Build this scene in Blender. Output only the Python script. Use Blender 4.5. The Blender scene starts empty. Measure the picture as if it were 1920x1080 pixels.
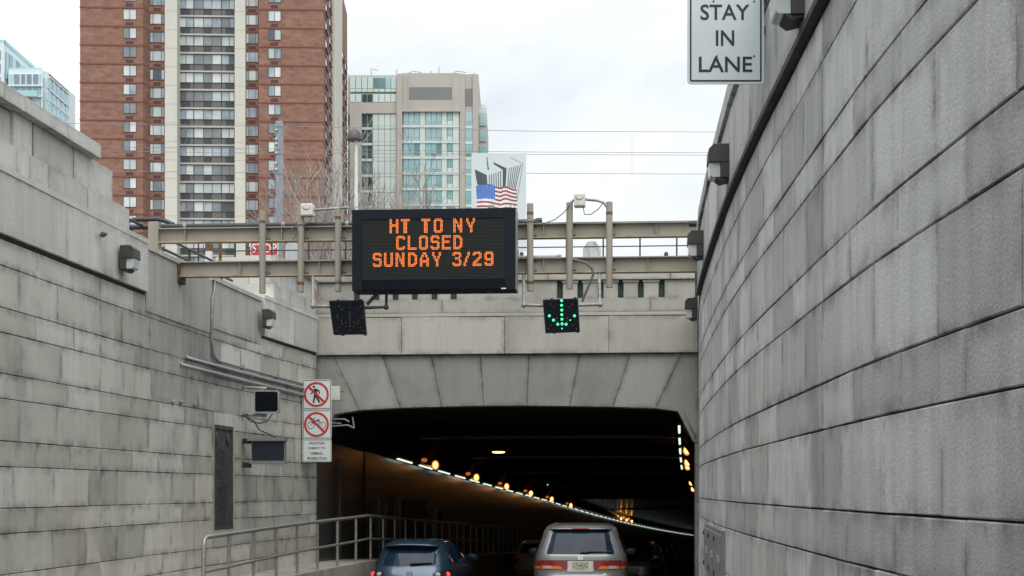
import bpy, bmesh, math, random
import numpy as np
from mathutils import Vector, Matrix

random.seed(11)
scene = bpy.context.scene
COL = scene.collection

# ------------------------------------------------------------------ camera
F = 2880.0            # focal length in photograph pixels (1920 wide)
cam_d = bpy.data.cameras.new('camera')
cam = bpy.data.objects.new('camera', cam_d)
COL.objects.link(cam)
cam_d.sensor_width = 36.0
cam_d.lens = 54.0
cam_d.shift_y = 380.0 / 1920.0
cam_d.clip_start = 0.1
cam_d.clip_end = 6000.0
cam.location = (0, 0, 0)
cam.rotation_euler = (math.radians(90), 0, 0)
scene.camera = cam

# ------------------------------------------------------------------ sky
SUN_DIR = Vector((0.06, -0.50, 0.82)).normalized()      # towards the sun
elev = math.asin(SUN_DIR.z)
world = bpy.data.worlds.new('World')
scene.world = world
world.use_nodes = True
wt = world.node_tree
wt.nodes.clear()
wo = wt.nodes.new('ShaderNodeOutputWorld')
bg = wt.nodes.new('ShaderNodeBackground')
bg.inputs['Strength'].default_value = 0.1
sky = wt.nodes.new('ShaderNodeTexSky')
sky.sky_type = 'NISHITA'
sky.sun_disc = False
sky.sun_elevation = elev
sky.sun_rotation = math.atan2(SUN_DIR.x, SUN_DIR.y)
tc = wt.nodes.new('ShaderNodeTexCoord')
mp = wt.nodes.new('ShaderNodeMapping')
mp.inputs['Scale'].default_value = (1.0, 1.0, 2.2)
mp.inputs['Location'].default_value = (0.35, 0.2, 0.12)
nz = wt.nodes.new('ShaderNodeTexNoise')
nz.inputs['Scale'].default_value = 4.2
nz.inputs['Detail'].default_value = 7
nz.inputs['Roughness'].default_value = 0.57
nz.inputs['Distortion'].default_value = 0.25
cr = wt.nodes.new('ShaderNodeValToRGB')
cr.color_ramp.elements[0].position = 0.30
cr.color_ramp.elements[0].color = (4.6, 4.95, 5.25, 1)
cr.color_ramp.elements[1].position = 0.66
cr.color_ramp.elements[1].color = (6.75, 6.85, 6.85, 1)
e = cr.color_ramp.elements.new(0.48)
e.color = (5.8, 6.1, 6.25, 1)
mx = wt.nodes.new('ShaderNodeMixRGB')
mx.inputs['Fac'].default_value = 0.93
wt.links.new(tc.outputs['Generated'], mp.inputs['Vector'])
wt.links.new(mp.outputs['Vector'], nz.inputs['Vector'])
wt.links.new(nz.outputs['Fac'], cr.inputs['Fac'])
wt.links.new(sky.outputs['Color'], mx.inputs['Color1'])
wt.links.new(cr.outputs['Color'], mx.inputs['Color2'])
# an overcast sky is brighter overhead than at the horizon
sz = wt.nodes.new('ShaderNodeSeparateXYZ'); wt.links.new(tc.outputs['Generated'], sz.inputs['Vector'])
gz = wt.nodes.new('ShaderNodeMapRange'); gz.inputs['To Min'].default_value = 1.0; gz.inputs['To Max'].default_value = 1.8
wt.links.new(sz.outputs['Z'], gz.inputs['Value'])
gm_ = wt.nodes.new('ShaderNodeMixRGB'); gm_.blend_type = 'MULTIPLY'; gm_.inputs['Fac'].default_value = 1
wt.links.new(mx.outputs['Color'], gm_.inputs['Color1']); wt.links.new(gz.outputs['Result'], gm_.inputs['Color2'])
wt.links.new(gm_.outputs['Color'], bg.inputs['Color'])
wt.links.new(bg.outputs['Background'], wo.inputs['Surface'])

# ------------------------------------------------------------------ sun behind thin cloud
sd = bpy.data.lights.new('sun', 'SUN')
sd.energy = 1.5
sd.angle = math.radians(50)
sd.color = (1.0, 0.965, 0.90)
sun = bpy.data.objects.new('sun', sd)
COL.objects.link(sun)
sun.rotation_euler = (-SUN_DIR).to_track_quat('-Z', 'Y').to_euler()

vs = scene.view_settings
vs.view_transform = 'Standard'
vs.look = 'None'
vs.exposure = 0.48
vs.gamma = 1.0
vs.use_curve_mapping = False

# ================================================================== helpers
def px(x, y, d):
    return Vector(((x - 960.0) / F * d, d, (920.0 - y) / F * d))


class MB:
    """collects shapes and links them as one mesh object"""
    def __init__(self):
        self.v = []; self.f = []; self.m = []; self.g = []; self.t = []; self.sm = []
        self.grime = 0.0; self.tone = 0.5

    def add(self, vs_, fs, mi=0, grime=None, smooth=False):
        b = len(self.v)
        self.v += [tuple(p) for p in vs_]
        self.g += list(grime) if grime is not None else [self.grime] * len(vs_)
        self.t += [self.tone] * len(vs_)
        for f in fs:
            self.f.append([b + i for i in f]); self.m.append(mi); self.sm.append(smooth)

    def obox(self, o, ex, ey, ez, mi=0):
        o, ex, ey, ez = map(Vector, (o, ex, ey, ez))
        p = [o, o + ex, o + ex + ey, o + ey]
        p = p + [q + ez for q in p]
        self.add(p, [(0, 3, 2, 1), (4, 5, 6, 7), (0, 1, 5, 4), (1, 2, 6, 5), (2, 3, 7, 6), (3, 0, 4, 7)], mi)

    def box(self, c, s, rz=0.0, mi=0):
        ca, sa = math.cos(rz), math.sin(rz)
        ex = Vector((ca, sa, 0)) * s[0]; ey = Vector((-sa, ca, 0)) * s[1]; ez = Vector((0, 0, s[2]))
        self.obox(Vector(c) - (ex + ey + ez) / 2, ex, ey, ez, mi)

    def prism(self, pts, vec, mi=0):
        vec = Vector(vec); n = len(pts)
        a = [Vector(p) for p in pts]; b = [p + vec for p in a]
        fs = [tuple(range(n)), tuple(range(2 * n - 1, n - 1, -1))]
        for i in range(n):
            j = (i + 1) % n
            fs.append((i, n + i, n + j, j))
        self.add(a + b, fs, mi)

    def sheet(self, pts, mi=0):
        self.add(pts, [tuple(range(len(pts)))], mi)

    def tube(self, pts, r, n=8, cap=True, mi=0):
        pts = [Vector(p) for p in pts]
        if not isinstance(r, (list, tuple)):
            r = [r] * len(pts)
        up = Vector((0, 0, 1)); prev = None
        rings = []
        for i, p in enumerate(pts):
            if i == 0: t = pts[1] - p
            elif i == len(pts) - 1: t = p - pts[i - 1]
            else: t = (pts[i + 1] - p).normalized() + (p - pts[i - 1]).normalized()
            if t.length < 1e-9: t = Vector((0, 0, 1))
            t.normalize()
            if prev is None:
                a = t.cross(up)
                if a.length < 1e-3: a = t.cross(Vector((1, 0, 0)))
            else:
                a = prev - t * prev.dot(t)
                if a.length < 1e-6: a = t.cross(up)
            a.normalize(); b = t.cross(a); prev = a
            rings.append([p + (a * math.cos(2 * math.pi * k / n) + b * math.sin(2 * math.pi * k / n)) * r[i] for k in range(n)])
        vv = [q for ring in rings for q in ring]; fs = []
        for i in range(len(pts) - 1):
            for k in range(n):
                k2 = (k + 1) % n
                fs.append((i * n + k, i * n + k2, (i + 1) * n + k2, (i + 1) * n + k))
        self.add(vv, fs, mi, smooth=True)
        if cap:
            L = (len(pts) - 1) * n
            self.add(rings[0], [tuple(range(n - 1, -1, -1))], mi)
            self.add(rings[-1], [tuple(range(n))], mi)

    def ball(self, c, r, nu=12, nv=8, mi=0, zmin=-1.0, zmax=1.0):
        c = Vector(c)
        if not isinstance(r, (list, tuple)): r = (r, r, r)
        vv = []; fs = []
        for j in range(nv + 1):
            zz = zmin + (zmax - zmin) * j / nv
            if zmin == -1.0 and zmax == 1.0: zz = -math.cos(math.pi * j / nv)
            rr = math.sqrt(max(0.0, 1 - zz * zz))
            for i in range(nu):
                a = 2 * math.pi * i / nu
                vv.append(c + Vector((r[0] * rr * math.cos(a), r[1] * rr * math.sin(a), r[2] * zz)))
        for j in range(nv):
            for i in range(nu):
                i2 = (i + 1) % nu
                fs.append((j * nu + i, j * nu + i2, (j + 1) * nu + i2, (j + 1) * nu + i))
        self.add(vv, fs, mi, smooth=True)

    def mesh(self, name, mats, origin=(0, 0, 0), bevel=0.0, recalc=True):
        me = bpy.data.meshes.new(name)
        o = Vector(origin)
        me.from_pydata([(p[0] - o.x, p[1] - o.y, p[2] - o.z) for p in self.v], [], self.f)
        if not isinstance(mats, (list, tuple)): mats = [mats]
        for m in mats: me.materials.append(m)
        me.polygons.foreach_set('material_index', self.m)
        me.polygons.foreach_set('use_smooth', self.sm)
        a = me.attributes.new('grime', 'FLOAT', 'POINT'); a.data.foreach_set('value', self.g)
        a = me.attributes.new('tone', 'FLOAT', 'POINT'); a.data.foreach_set('value', self.t)
        if recalc or bevel:
            bm = bmesh.new(); bm.from_mesh(me)
            bmesh.ops.recalc_face_normals(bm, faces=bm.faces)
            if bevel:
                ed = [e for e in bm.edges if len(e.link_faces) == 2 and e.calc_face_angle(0) > 0.6]
                bmesh.ops.bevel(bm, geom=ed, offset=bevel, segments=2, profile=0.5, affect='EDGES', clamp_overlap=True)
            bm.to_mesh(me); bm.free()
        return me

    def build(self, name, mats, parent=None, origin=None, bevel=0.0, recalc=True):
        if origin is None:
            origin = parent_origin(parent)
        me = self.mesh(name, mats, origin, bevel, recalc)
        ob = bpy.data.objects.new(name, me); COL.objects.link(ob)
        if parent is not None: ob.parent = parent
        else: ob.location = origin
        return ob


def parent_origin(p):
    o = Vector((0, 0, 0))
    while p is not None:
        o += Vector(p.location); p = p.parent
    return o


def tag(o, label=None, cat=None, group=None, kind=None):
    if label: o['label'] = label
    if cat: o['category'] = cat
    if group: o['group'] = group
    if kind: o['kind'] = kind
    return o


def thing(name, label, cat, loc=(0, 0, 0), rz=0.0, group=None):
    o = bpy.data.objects.new(name, None); COL.objects.link(o)
    o.empty_display_size = 0.2
    o.location = loc; o.rotation_euler = (0, 0, rz)
    return tag(o, label, cat, group)


def copy_tree(o, parent=None):
    c = o.copy(); COL.objects.link(c); c.parent = parent
    for ch in list(o.children):
        copy_tree(ch, c)
    return c


def inst(name, mesh, parent, loc=(0, 0, 0)):
    ob = bpy.data.objects.new(name, mesh); COL.objects.link(ob)
    ob.parent = parent; ob.location = loc
    return ob


class VP:
    """vertical plane through o along e (2-D); n points away from the road viewer"""
    def __init__(self, o, e, flip=False):
        self.o = Vector((o[0], o[1])); self.e = Vector((e[0], e[1])).normalized()
        self.n = Vector((-self.e.y, self.e.x))
        if flip: self.n = -self.n
    def P(self, u, z, r=0.0):
        q = self.o + self.e * u + self.n * r
        return Vector((q.x, q.y, z))
    def u(self, x, r=0.0):
        k = (x - 960.0) / F
        o = self.o + self.n * r
        return (k * o.y - o.x) / (self.e.x - k * self.e.y)
    def d(self, x, r=0.0):
        return (self.o + self.n * r + self.e * self.u(x, r)).y
    def z(self, x, y, r=0.0):
        return (920.0 - y) / F * self.d(x, r)
    def px(self, x, y, r=0.0):
        return self.P(self.u(x, r), self.z(x, y, r), r)
    def N(self, k):
        return Vector((self.n.x * k, self.n.y * k, 0))
    def box(self, mb, u0, u1, z0, z1, r0, r1, mi=0):
        p = self.P(u0, z0, r0)
        mb.obox(p, self.P(u1, z0, r0) - p, self.P(u0, z0, r1) - p, Vector((0, 0, z1 - z0)), mi)
    def rect(self, mb, x0, x1, y0, y1, r0, r1, mi=0):
        xm = (x0 + x1) / 2
        self.box(mb, self.u(x0, r0), self.u(x1, r0), self.z(xm, y1, r0), self.z(xm, y0, r0), r0, r1, mi)


# flat shapes in 2-D -----------------------------------------------------
def circ(cx, cy, r, n=32, a0=0.0, a1=2 * math.pi):
    return [(cx + r * math.cos(a0 + (a1 - a0) * i / n), cy + r * math.sin(a0 + (a1 - a0) * i / n)) for i in range(n)]


def rrect(x0, y0, x1, y1, r, n=5):
    out = []
    for cx, cy, a in ((x1 - r, y1 - r, 0), (x0 + r, y1 - r, 90), (x0 + r, y0 + r, 180), (x1 - r, y0 + r, 270)):
        for i in range(n + 1):
            t = math.radians(a + 90 * i / n)
            out.append((cx + r * math.cos(t), cy + r * math.sin(t)))
    return out


def ring2(mb, outer, inner, to3, off, mi=0):
    n = len(outer)
    vv = [to3(p[0], p[1], off) for p in outer] + [to3(p[0], p[1], off) for p in inner]
    mb.add(vv, [(i, (i + 1) % n, n + (i + 1) % n, n + i) for i in range(n)], mi)


def stroke2(mb, pts, w, to3, off, mi=0, closed=False):
    pts = [Vector((p[0], p[1])) for p in pts]
    n = len(pts); L = []; R = []
    for i in range(n):
        if closed:
            a, b = pts[i - 1], pts[(i + 1) % n]
        else:
            a, b = pts[max(0, i - 1)], pts[min(n - 1, i + 1)]
        t = (b - a).normalized(); nn = Vector((-t.y, t.x)) * (w / 2)
        L.append(pts[i] + nn); R.append(pts[i] - nn)
    vv = [to3(p.x, p.y, off) for p in L] + [to3(p.x, p.y, off) for p in R]
    rng = range(n if closed else n - 1)
    mb.add(vv, [(i, (i + 1) % n, n + (i + 1) % n, n + i) for i in rng], mi)


_text_cache = {}
def text_shape(s, weight=0.0):
    """vertices (0..1 box) and faces of a word in the built-in font"""
    key = (s, weight)
    if key in _text_cache: return _text_cache[key]
    cu = bpy.data.curves.new('t', 'FONT'); cu.body = s; cu.offset = weight; cu.resolution_u = 4
    ob = bpy.data.objects.new('t', cu); COL.objects.link(ob)
    dg = bpy.context.evaluated_depsgraph_get(); dg.update()
    me = bpy.data.meshes.new_from_object(ob.evaluated_get(dg))
    vv = [(v.co.x, v.co.y) for v in me.vertices]; ff = [tuple(p.vertices) for p in me.polygons]
    bpy.data.objects.remove(ob); bpy.data.curves.remove(cu); bpy.data.meshes.remove(me)
    x0 = min(v[0] for v in vv); x1 = max(v[0] for v in vv); y0 = min(v[1] for v in vv); y1 = max(v[1] for v in vv)
    vv = [((a - x0) / (x1 - x0), (b - y0) / (y1 - y0)) for a, b in vv]
    _text_cache[key] = (vv, ff)
    return vv, ff


def text2(mb, s, x0, y0, x1, y1, to3, off, mi=0, weight=0.0):
    vv, ff = text_shape(s, weight)
    mb.add([to3(x0 + a * (x1 - x0), y0 + b * (y1 - y0), off) for a, b in vv], ff, mi)


# ================================================================== materials
def newmat(name):
    m = bpy.data.materials.new(name); m.use_nodes = True
    nt = m.node_tree
    return m, nt, nt.nodes['Principled BSDF']


def plain(name, col, rough=0.6, metal=0.0, var=0.12, scale=6.0, bump=0.0, bscale=60.0, spec=0.5, coat=0.0, streak=False):
    m, nt, b = newmat(name)
    N = nt.nodes.new; Lk = nt.links.new
    geo = N('ShaderNodeNewGeometry')
    mpn = N('ShaderNodeMapping'); mpn.inputs['Scale'].default_value = (1, 1, 0.25 if streak else 1)
    Lk(geo.outputs['Position'], mpn.inputs['Vector'])
    n1 = N('ShaderNodeTexNoise'); n1.inputs['Scale'].default_value = scale; n1.inputs['Detail'].default_value = 5
    Lk(mpn.outputs['Vector'], n1.inputs['Vector'])
    mr = N('ShaderNodeMapRange')
    mr.inputs['From Min'].default_value = 0.3; mr.inputs['From Max'].default_value = 0.7
    mr.inputs['To Min'].default_value = 1 - var; mr.inputs['To Max'].default_value = 1 + var
    Lk(n1.outputs['Fac'], mr.inputs['Value'])
    mul = N('ShaderNodeMixRGB'); mul.blend_type = 'MULTIPLY'; mul.inputs['Fac'].default_value = 1
    mul.inputs['Color1'].default_value = (*col, 1)
    Lk(mr.outputs['Result'], mul.inputs['Color2'])
    Lk(mul.outputs['Color'], b.inputs['Base Color'])
    b.inputs['Roughness'].default_value = rough
    b.inputs['Metallic'].default_value = metal
    b.inputs['Specular IOR Level'].default_value = spec
    b.inputs['Coat Weight'].default_value = coat
    if bump:
        n2 = N('ShaderNodeTexNoise'); n2.inputs['Scale'].default_value = bscale; n2.inputs['Detail'].default_value = 3
        Lk(geo.outputs['Position'], n2.inputs['Vector'])
        bp = N('ShaderNodeBump'); bp.inputs['Strength'].default_value = bump; bp.inputs['Distance'].default_value = 0.01
        Lk(n2.outputs['Fac'], bp.inputs['Height']); Lk(bp.outputs['Normal'], b.inputs['Normal'])
    return m


def emit(name, col, strength, base=(0.02, 0.02, 0.02)):
    m, nt, b = newmat(name)
    b.inputs['Base Color'].default_value = (*base, 1)
    b.inputs['Emission Color'].default_value = (*col, 1)
    b.inputs['Emission Strength'].default_value = strength
    return m


def granite(name, ca, cb, dirt=0.55, streak=0.35, brown=0.0, speck=0.25, bump=0.5, soot=(0.03, 0.03, 0.03), crack=0.0, rust=0.0):
    """weathered stone: block tone, streaks, soot at the block edges, speckle, chisel relief"""
    m, nt, b = newmat(name)
    N = nt.nodes.new; Lk = nt.links.new
    geo = N('ShaderNodeNewGeometry')
    tone = N('ShaderNodeAttribute'); tone.attribute_name = 'tone'
    gr = N('ShaderNodeAttribute'); gr.attribute_name = 'grime'
    mixb = N('ShaderNodeMixRGB')
    mixb.inputs['Color1'].default_value = (*ca, 1); mixb.inputs['Color2'].default_value = (*cb, 1)
    n0 = N('ShaderNodeTexNoise'); n0.inputs['Scale'].default_value = 0.9; n0.inputs['Detail'].default_value = 4
    Lk(geo.outputs['Position'], n0.inputs['Vector'])
    ad = N('ShaderNodeMath'); ad.operation = 'ADD'
    sc = N('ShaderNodeMath'); sc.operation = 'MULTIPLY_ADD'; sc.inputs[1].default_value = 2.2; sc.inputs[2].default_value = -0.95
    Lk(n0.outputs['Fac'], sc.inputs[0])
    sc2 = N('ShaderNodeMath'); sc2.operation = 'MULTIPLY_ADD'; sc2.inputs[1].default_value = 1.5; sc2.inputs[2].default_value = -0.38
    Lk(tone.outputs['Fac'], sc2.inputs[0])
    Lk(sc.outputs[0], ad.inputs[0]); Lk(sc2.outputs[0], ad.inputs[1]); ad.use_clamp = True
    Lk(ad.outputs[0], mixb.inputs['Fac'])
    # vertical rain streaks
    ms = N('ShaderNodeMapping'); ms.inputs['Scale'].default_value = (2.6, 2.6, 0.16)
    Lk(geo.outputs['Position'], ms.inputs['Vector'])
    n1 = N('ShaderNodeTexNoise'); n1.inputs['Scale'].default_value = 2.2; n1.inputs['Detail'].default_value = 6; n1.inputs['Roughness'].default_value = 0.65
    Lk(ms.outputs['Vector'], n1.inputs['Vector'])
    r1 = N('ShaderNodeMapRange'); r1.inputs['From Min'].default_value = 0.42; r1.inputs['From Max'].default_value = 0.72
    r1.inputs['To Min'].default_value = 0.0; r1.inputs['To Max'].default_value = streak
    Lk(n1.outputs['Fac'], r1.inputs['Value'])
    mk = N('ShaderNodeMixRGB'); mk.inputs['Color2'].default_value = (soot[0] * 3.0, soot[1] * 3.0, soot[2] * 2.9, 1)
    Lk(mixb.outputs['Color'], mk.inputs['Color1']); Lk(r1.outputs['Result'], mk.inputs['Fac'])
    # brown tint low down
    cur = mk.outputs['Color']
    if brown:
        nb = N('ShaderNodeTexNoise'); nb.inputs['Scale'].default_value = 0.45; nb.inputs['Detail'].default_value = 5
        Lk(geo.outputs['Position'], nb.inputs['Vector'])
        rb = N('ShaderNodeMapRange'); rb.inputs['From Min'].default_value = 0.48; rb.inputs['From Max'].default_value = 0.7
        rb.inputs['To Max'].default_value = brown
        Lk(nb.outputs['Fac'], rb.inputs['Value'])
        mb_ = N('ShaderNodeMixRGB'); mb_.inputs['Color2'].default_value = (0.30, 0.255, 0.185, 1)
        Lk(cur, mb_.inputs['Color1']); Lk(rb.outputs['Result'], mb_.inputs['Fac'])
        cur = mb_.outputs['Color']
    # soot creeping in from the joints
    n2 = N('ShaderNodeTexNoise'); n2.inputs['Scale'].default_value = 3.2; n2.inputs['Detail'].default_value = 6; n2.inputs['Roughness'].default_value = 0.7
    Lk(geo.outputs['Position'], n2.inputs['Vector'])
    r2 = N('ShaderNodeMapRange'); r2.inputs['From Min'].default_value = 0.42; r2.inputs['From Max'].default_value = 0.62
    r2.inputs['To Min'].default_value = 0.05; r2.inputs['To Max'].default_value = 1.0
    Lk(n2.outputs['Fac'], r2.inputs['Value'])
    pw = N('ShaderNodeMath'); pw.operation = 'POWER'; pw.inputs[1].default_value = 1.3
    Lk(gr.outputs['Fac'], pw.inputs[0])
    gm = N('ShaderNodeMath'); gm.operation = 'MULTIPLY'
    Lk(pw.outputs[0], gm.inputs[0]); Lk(r2.outputs['Result'], gm.inputs[1])
    gm2 = N('ShaderNodeMath'); gm2.operation = 'MULTIPLY'; gm2.inputs[1].default_value = dirt; gm2.use_clamp = True
    Lk(gm.outputs[0], gm2.inputs[0])
    mg = N('ShaderNodeMixRGB'); mg.inputs['Color2'].default_value = (*soot, 1)
    Lk(cur, mg.inputs['Color1']); Lk(gm2.outputs[0], mg.inputs['Fac'])
    cur = mg.outputs['Color']
    # big sooty patches
    n4 = N('ShaderNodeTexNoise'); n4.inputs['Scale'].default_value = 0.75; n4.inputs['Detail'].default_value = 7; n4.inputs['Roughness'].default_value = 0.6
    mo = N('ShaderNodeMapping'); mo.inputs['Location'].default_value = (7.3, 2.1, 5.5); mo.inputs['Scale'].default_value = (1, 1, 0.7)
    Lk(geo.outputs['Position'], mo.inputs['Vector']); Lk(mo.outputs['Vector'], n4.inputs['Vector'])
    r4 = N('ShaderNodeMapRange'); r4.inputs['From Min'].default_value = 0.53; r4.inputs['From Max'].default_value = 0.72
    r4.inputs['To Max'].default_value = dirt * 0.62
    Lk(n4.outputs['Fac'], r4.inputs['Value'])
    m4 = N('ShaderNodeMixRGB'); m4.inputs['Color2'].default_value = (soot[0] * 2.2, soot[1] * 2.2, soot[2] * 2.1, 1)
    Lk(cur, m4.inputs['Color1']); Lk(r4.outputs['Result'], m4.inputs['Fac'])
    cur = m4.outputs['Color']
    # mineral speckle
    n3 = N('ShaderNodeTexNoise'); n3.inputs['Scale'].default_value = 120; n3.inputs['Detail'].default_value = 2
    Lk(geo.outputs['Position'], n3.inputs['Vector'])
    r3 = N('ShaderNodeMapRange'); r3.inputs['From Min'].default_value = 0.3; r3.inputs['From Max'].default_value = 0.7
    r3.inputs['To Min'].default_value = 1 - speck; r3.inputs['To Max'].default_value = 1 + speck
    Lk(n3.outputs['Fac'], r3.inputs['Value'])
    mm = N('ShaderNodeMixRGB'); mm.blend_type = 'MULTIPLY'; mm.inputs['Fac'].default_value = 1
    Lk(cur, mm.inputs['Color1']); Lk(r3.outputs['Result'], mm.inputs['Color2'])
    cur = mm.outputs['Color']
    if crack:
        vo = N('ShaderNodeTexVoronoi'); vo.feature = 'DISTANCE_TO_EDGE'; vo.inputs['Scale'].default_value = 0.8
        nd = N('ShaderNodeTexNoise'); nd.inputs['Scale'].default_value = 3; nd.inputs['Detail'].default_value = 5
        Lk(geo.outputs['Position'], nd.inputs['Vector'])
        mxv = N('ShaderNodeMixRGB'); mxv.inputs['Fac'].default_value = 0.2
        mz = N('ShaderNodeMapping'); mz.inputs['Scale'].default_value = (0.7, 0.7, 2.6); Lk(geo.outputs['Position'], mz.inputs['Vector'])
        Lk(mz.outputs['Vector'], mxv.inputs['Color1']); Lk(nd.outputs['Color'], mxv.inputs['Color2'])
        Lk(mxv.outputs['Color'], vo.inputs['Vector'])
        rv = N('ShaderNodeMapRange'); rv.inputs['From Min'].default_value = 0.0; rv.inputs['From Max'].default_value = 0.012
        rv.inputs['To Min'].default_value = crack; rv.inputs['To Max'].default_value = 0
        Lk(vo.outputs['Distance'], rv.inputs['Value'])
        mc = N('ShaderNodeMixRGB'); mc.inputs['Color2'].default_value = (0.04, 0.04, 0.04, 1)
        Lk(cur, mc.inputs['Color1']); Lk(rv.outputs['Result'], mc.inputs['Fac'])
        cur = mc.outputs['Color']
    if rust:
        mr_ = N('ShaderNodeMapping'); mr_.inputs['Scale'].default_value = (2.2, 2.2, 0.22); mr_.inputs['Location'].default_value = (3.3, 9.1, 1.7)
        Lk(geo.outputs['Position'], mr_.inputs['Vector'])
        n6 = N('ShaderNodeTexNoise'); n6.inputs['Scale'].default_value = 1.5; n6.inputs['Detail'].default_value = 5; n6.inputs['Roughness'].default_value = 0.6
        Lk(mr_.outputs['Vector'], n6.inputs['Vector'])
        r6 = N('ShaderNodeMapRange'); r6.inputs['From Min'].default_value = 0.60; r6.inputs['From Max'].default_value = 0.74; r6.inputs['To Max'].default_value = rust
        Lk(n6.outputs['Fac'], r6.inputs['Value'])
        m6 = N('ShaderNodeMixRGB'); m6.inputs['Color2'].default_value = (0.235, 0.18, 0.115, 1)
        Lk(cur, m6.inputs['Color1']); Lk(r6.outputs['Result'], m6.inputs['Fac'])
        cur = m6.outputs['Color']
    Lk(cur, b.inputs['Base Color'])
    b.inputs['Roughness'].default_value = 0.88
    b.inputs['Specular IOR Level'].default_value = 0.3
    n5 = N('ShaderNodeTexNoise'); n5.inputs['Scale'].default_value = 55; n5.inputs['Detail'].default_value = 4; n5.inputs['Roughness'].default_value = 0.6
    Lk(geo.outputs['Position'], n5.inputs['Vector'])
    bp = N('ShaderNodeBump'); bp.inputs['Strength'].default_value = bump; bp.inputs['Distance'].default_value = 0.012
    Lk(n5.outputs['Fac'], bp.inputs['Height']); Lk(bp.outputs['Normal'], b.inputs['Normal'])
    return m


M = {}
M['stone_l'] = granite('left_granite', (0.45, 0.435, 0.385), (0.63, 0.612, 0.555), dirt=0.72, streak=0.16, brown=0.38, speck=0.17, bump=0.35, rust=0.4)
M['stone_r'] = granite('right_granite', (0.45, 0.456, 0.435), (0.64, 0.648, 0.622), dirt=0.75, streak=0.24, brown=0.15, speck=0.15, bump=0.5, rust=0.35)
M['stone_band'] = granite('parapet_granite', (0.52, 0.508, 0.468), (0.64, 0.628, 0.585), dirt=0.5, streak=0.17, brown=0.4, rust=0.35)
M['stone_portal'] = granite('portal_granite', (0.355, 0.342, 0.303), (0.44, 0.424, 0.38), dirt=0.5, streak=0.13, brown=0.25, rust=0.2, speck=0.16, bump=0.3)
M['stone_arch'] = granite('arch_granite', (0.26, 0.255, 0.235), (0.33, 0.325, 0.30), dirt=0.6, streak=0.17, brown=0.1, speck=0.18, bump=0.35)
M['infill'] = granite('patched_concrete', (0.45, 0.43, 0.395), (0.54, 0.52, 0.485), dirt=0.5, streak=0.30, brown=0.2, speck=0.12, bump=0.25)
M['patched'] = granite('patched_stone', (0.38, 0.37, 0.345), (0.48, 0.465, 0.43), dirt=0.8, streak=0.35, brown=0.35, crack=0.0)
M['joint'] = plain('sooty_joint', (0.05, 0.048, 0.044), 0.95, var=0.3)
M['asphalt'] = plain('asphalt', (0.05, 0.05, 0.052), 0.85, var=0.25, scale=2, bump=0.5, bscale=90)
M['earth'] = plain('upper_ground', (0.16, 0.15, 0.13), 0.95, var=0.3, scale=0.3)
M['walk'] = plain('walkway_concrete', (0.36, 0.335, 0.29), 0.9, var=0.22, scale=2.5, bump=0.3)
M['paint_w'] = plain('white_paint', (0.78, 0.78, 0.76), 0.6, var=0.1)
M['beam'] = plain('beige_beam_paint', (0.31, 0.282, 0.232), 0.55, var=0.12, scale=3, streak=True)
M['beam_edge'] = plain('weathered_flange', (0.36, 0.30, 0.20), 0.7, var=0.3, scale=5)
M['rust'] = plain('rust', (0.15, 0.085, 0.045), 0.9, var=0.5, scale=25)
M['pipe_black'] = plain('black_pipe', (0.035, 0.042, 0.052), 0.45, var=0.2)
M['fence_black'] = plain('black_fence', (0.02, 0.022, 0.026), 0.5, var=0.15)
M['galv'] = plain('galvanised', (0.42, 0.43, 0.44), 0.45, metal=0.55, var=0.2, scale=18)
M['fin'] = plain('pale_galvanised_fin', (0.56, 0.57, 0.57), 0.5, metal=0.15, var=0.1)
M['galv_dark'] = plain('galvanised_dirty', (0.30, 0.30, 0.295), 0.55, metal=0.3, var=0.3, scale=12)
M['rail'] = plain('railing_steel', (0.34, 0.325, 0.30), 0.42, metal=0.45, var=0.22, scale=14)
M['bronze_dk'] = plain('dark_bronze_housing', (0.050, 0.045, 0.046), 0.5, var=0.15)
M['sign_black'] = plain('sign_cabinet', (0.009, 0.012, 0.018), 0.55, var=0.1, spec=0.15)
M['sign_face'] = plain('sign_face', (0.014, 0.015, 0.015), 0.5, var=0.1)
M['sign_slat'] = plain('sign_slat', (0.013, 0.014, 0.014), 0.75, var=0.1)
M['sign_glass'] = plain('sign_glazing', (0.006, 0.008, 0.011), 0.35, var=0.05, spec=0.08)
M['sign_blue'] = plain('blue_black_panel', (0.008, 0.016, 0.030), 0.4, var=0.1)
M['led'] = emit('amber_led', (1.0, 0.235, 0.04), 1.05, (0.3, 0.06, 0.01))
M['led_green'] = emit('green_led', (0.06, 1.0, 0.42), 1.0, (0.02, 0.3, 0.1))
M['led_off'] = plain('dead_led', (0.10, 0.055, 0.035), 0.35, var=0.3)
M['signwhite'] = plain('sign_sheeting', (0.66, 0.70, 0.69), 0.4, var=0.03, scale=2)
M['signgrey'] = plain('weathered_sheeting', (0.56, 0.63, 0.645), 0.45, var=0.05, scale=3)
M['signink'] = plain('sign_black_print', (0.012, 0.014, 0.018), 0.5, var=0.05)
M['signred'] = plain('sign_red_print', (0.50, 0.035, 0.03), 0.45, var=0.08)
M['alu'] = plain('sign_back', (0.5, 0.51, 0.52), 0.4, metal=0.6, var=0.1)
M['offwhite'] = plain('off_white_plastic', (0.62, 0.61, 0.54), 0.45, var=0.08, scale=12)
M['wire'] = plain('wire', (0.22, 0.23, 0.24), 0.5, var=0.1)
M['cable'] = plain('grey_cable', (0.13, 0.13, 0.125), 0.6, var=0.15)
M['plaque'] = plain('bronze_plaque', (0.085, 0.086, 0.084), 0.5, metal=0.2, var=0.35, scale=9, bump=0.3, bscale=40)
M['panel_grey'] = plain('grey_cabinet', (0.22, 0.23, 0.228), 0.5, var=0.12)
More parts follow.
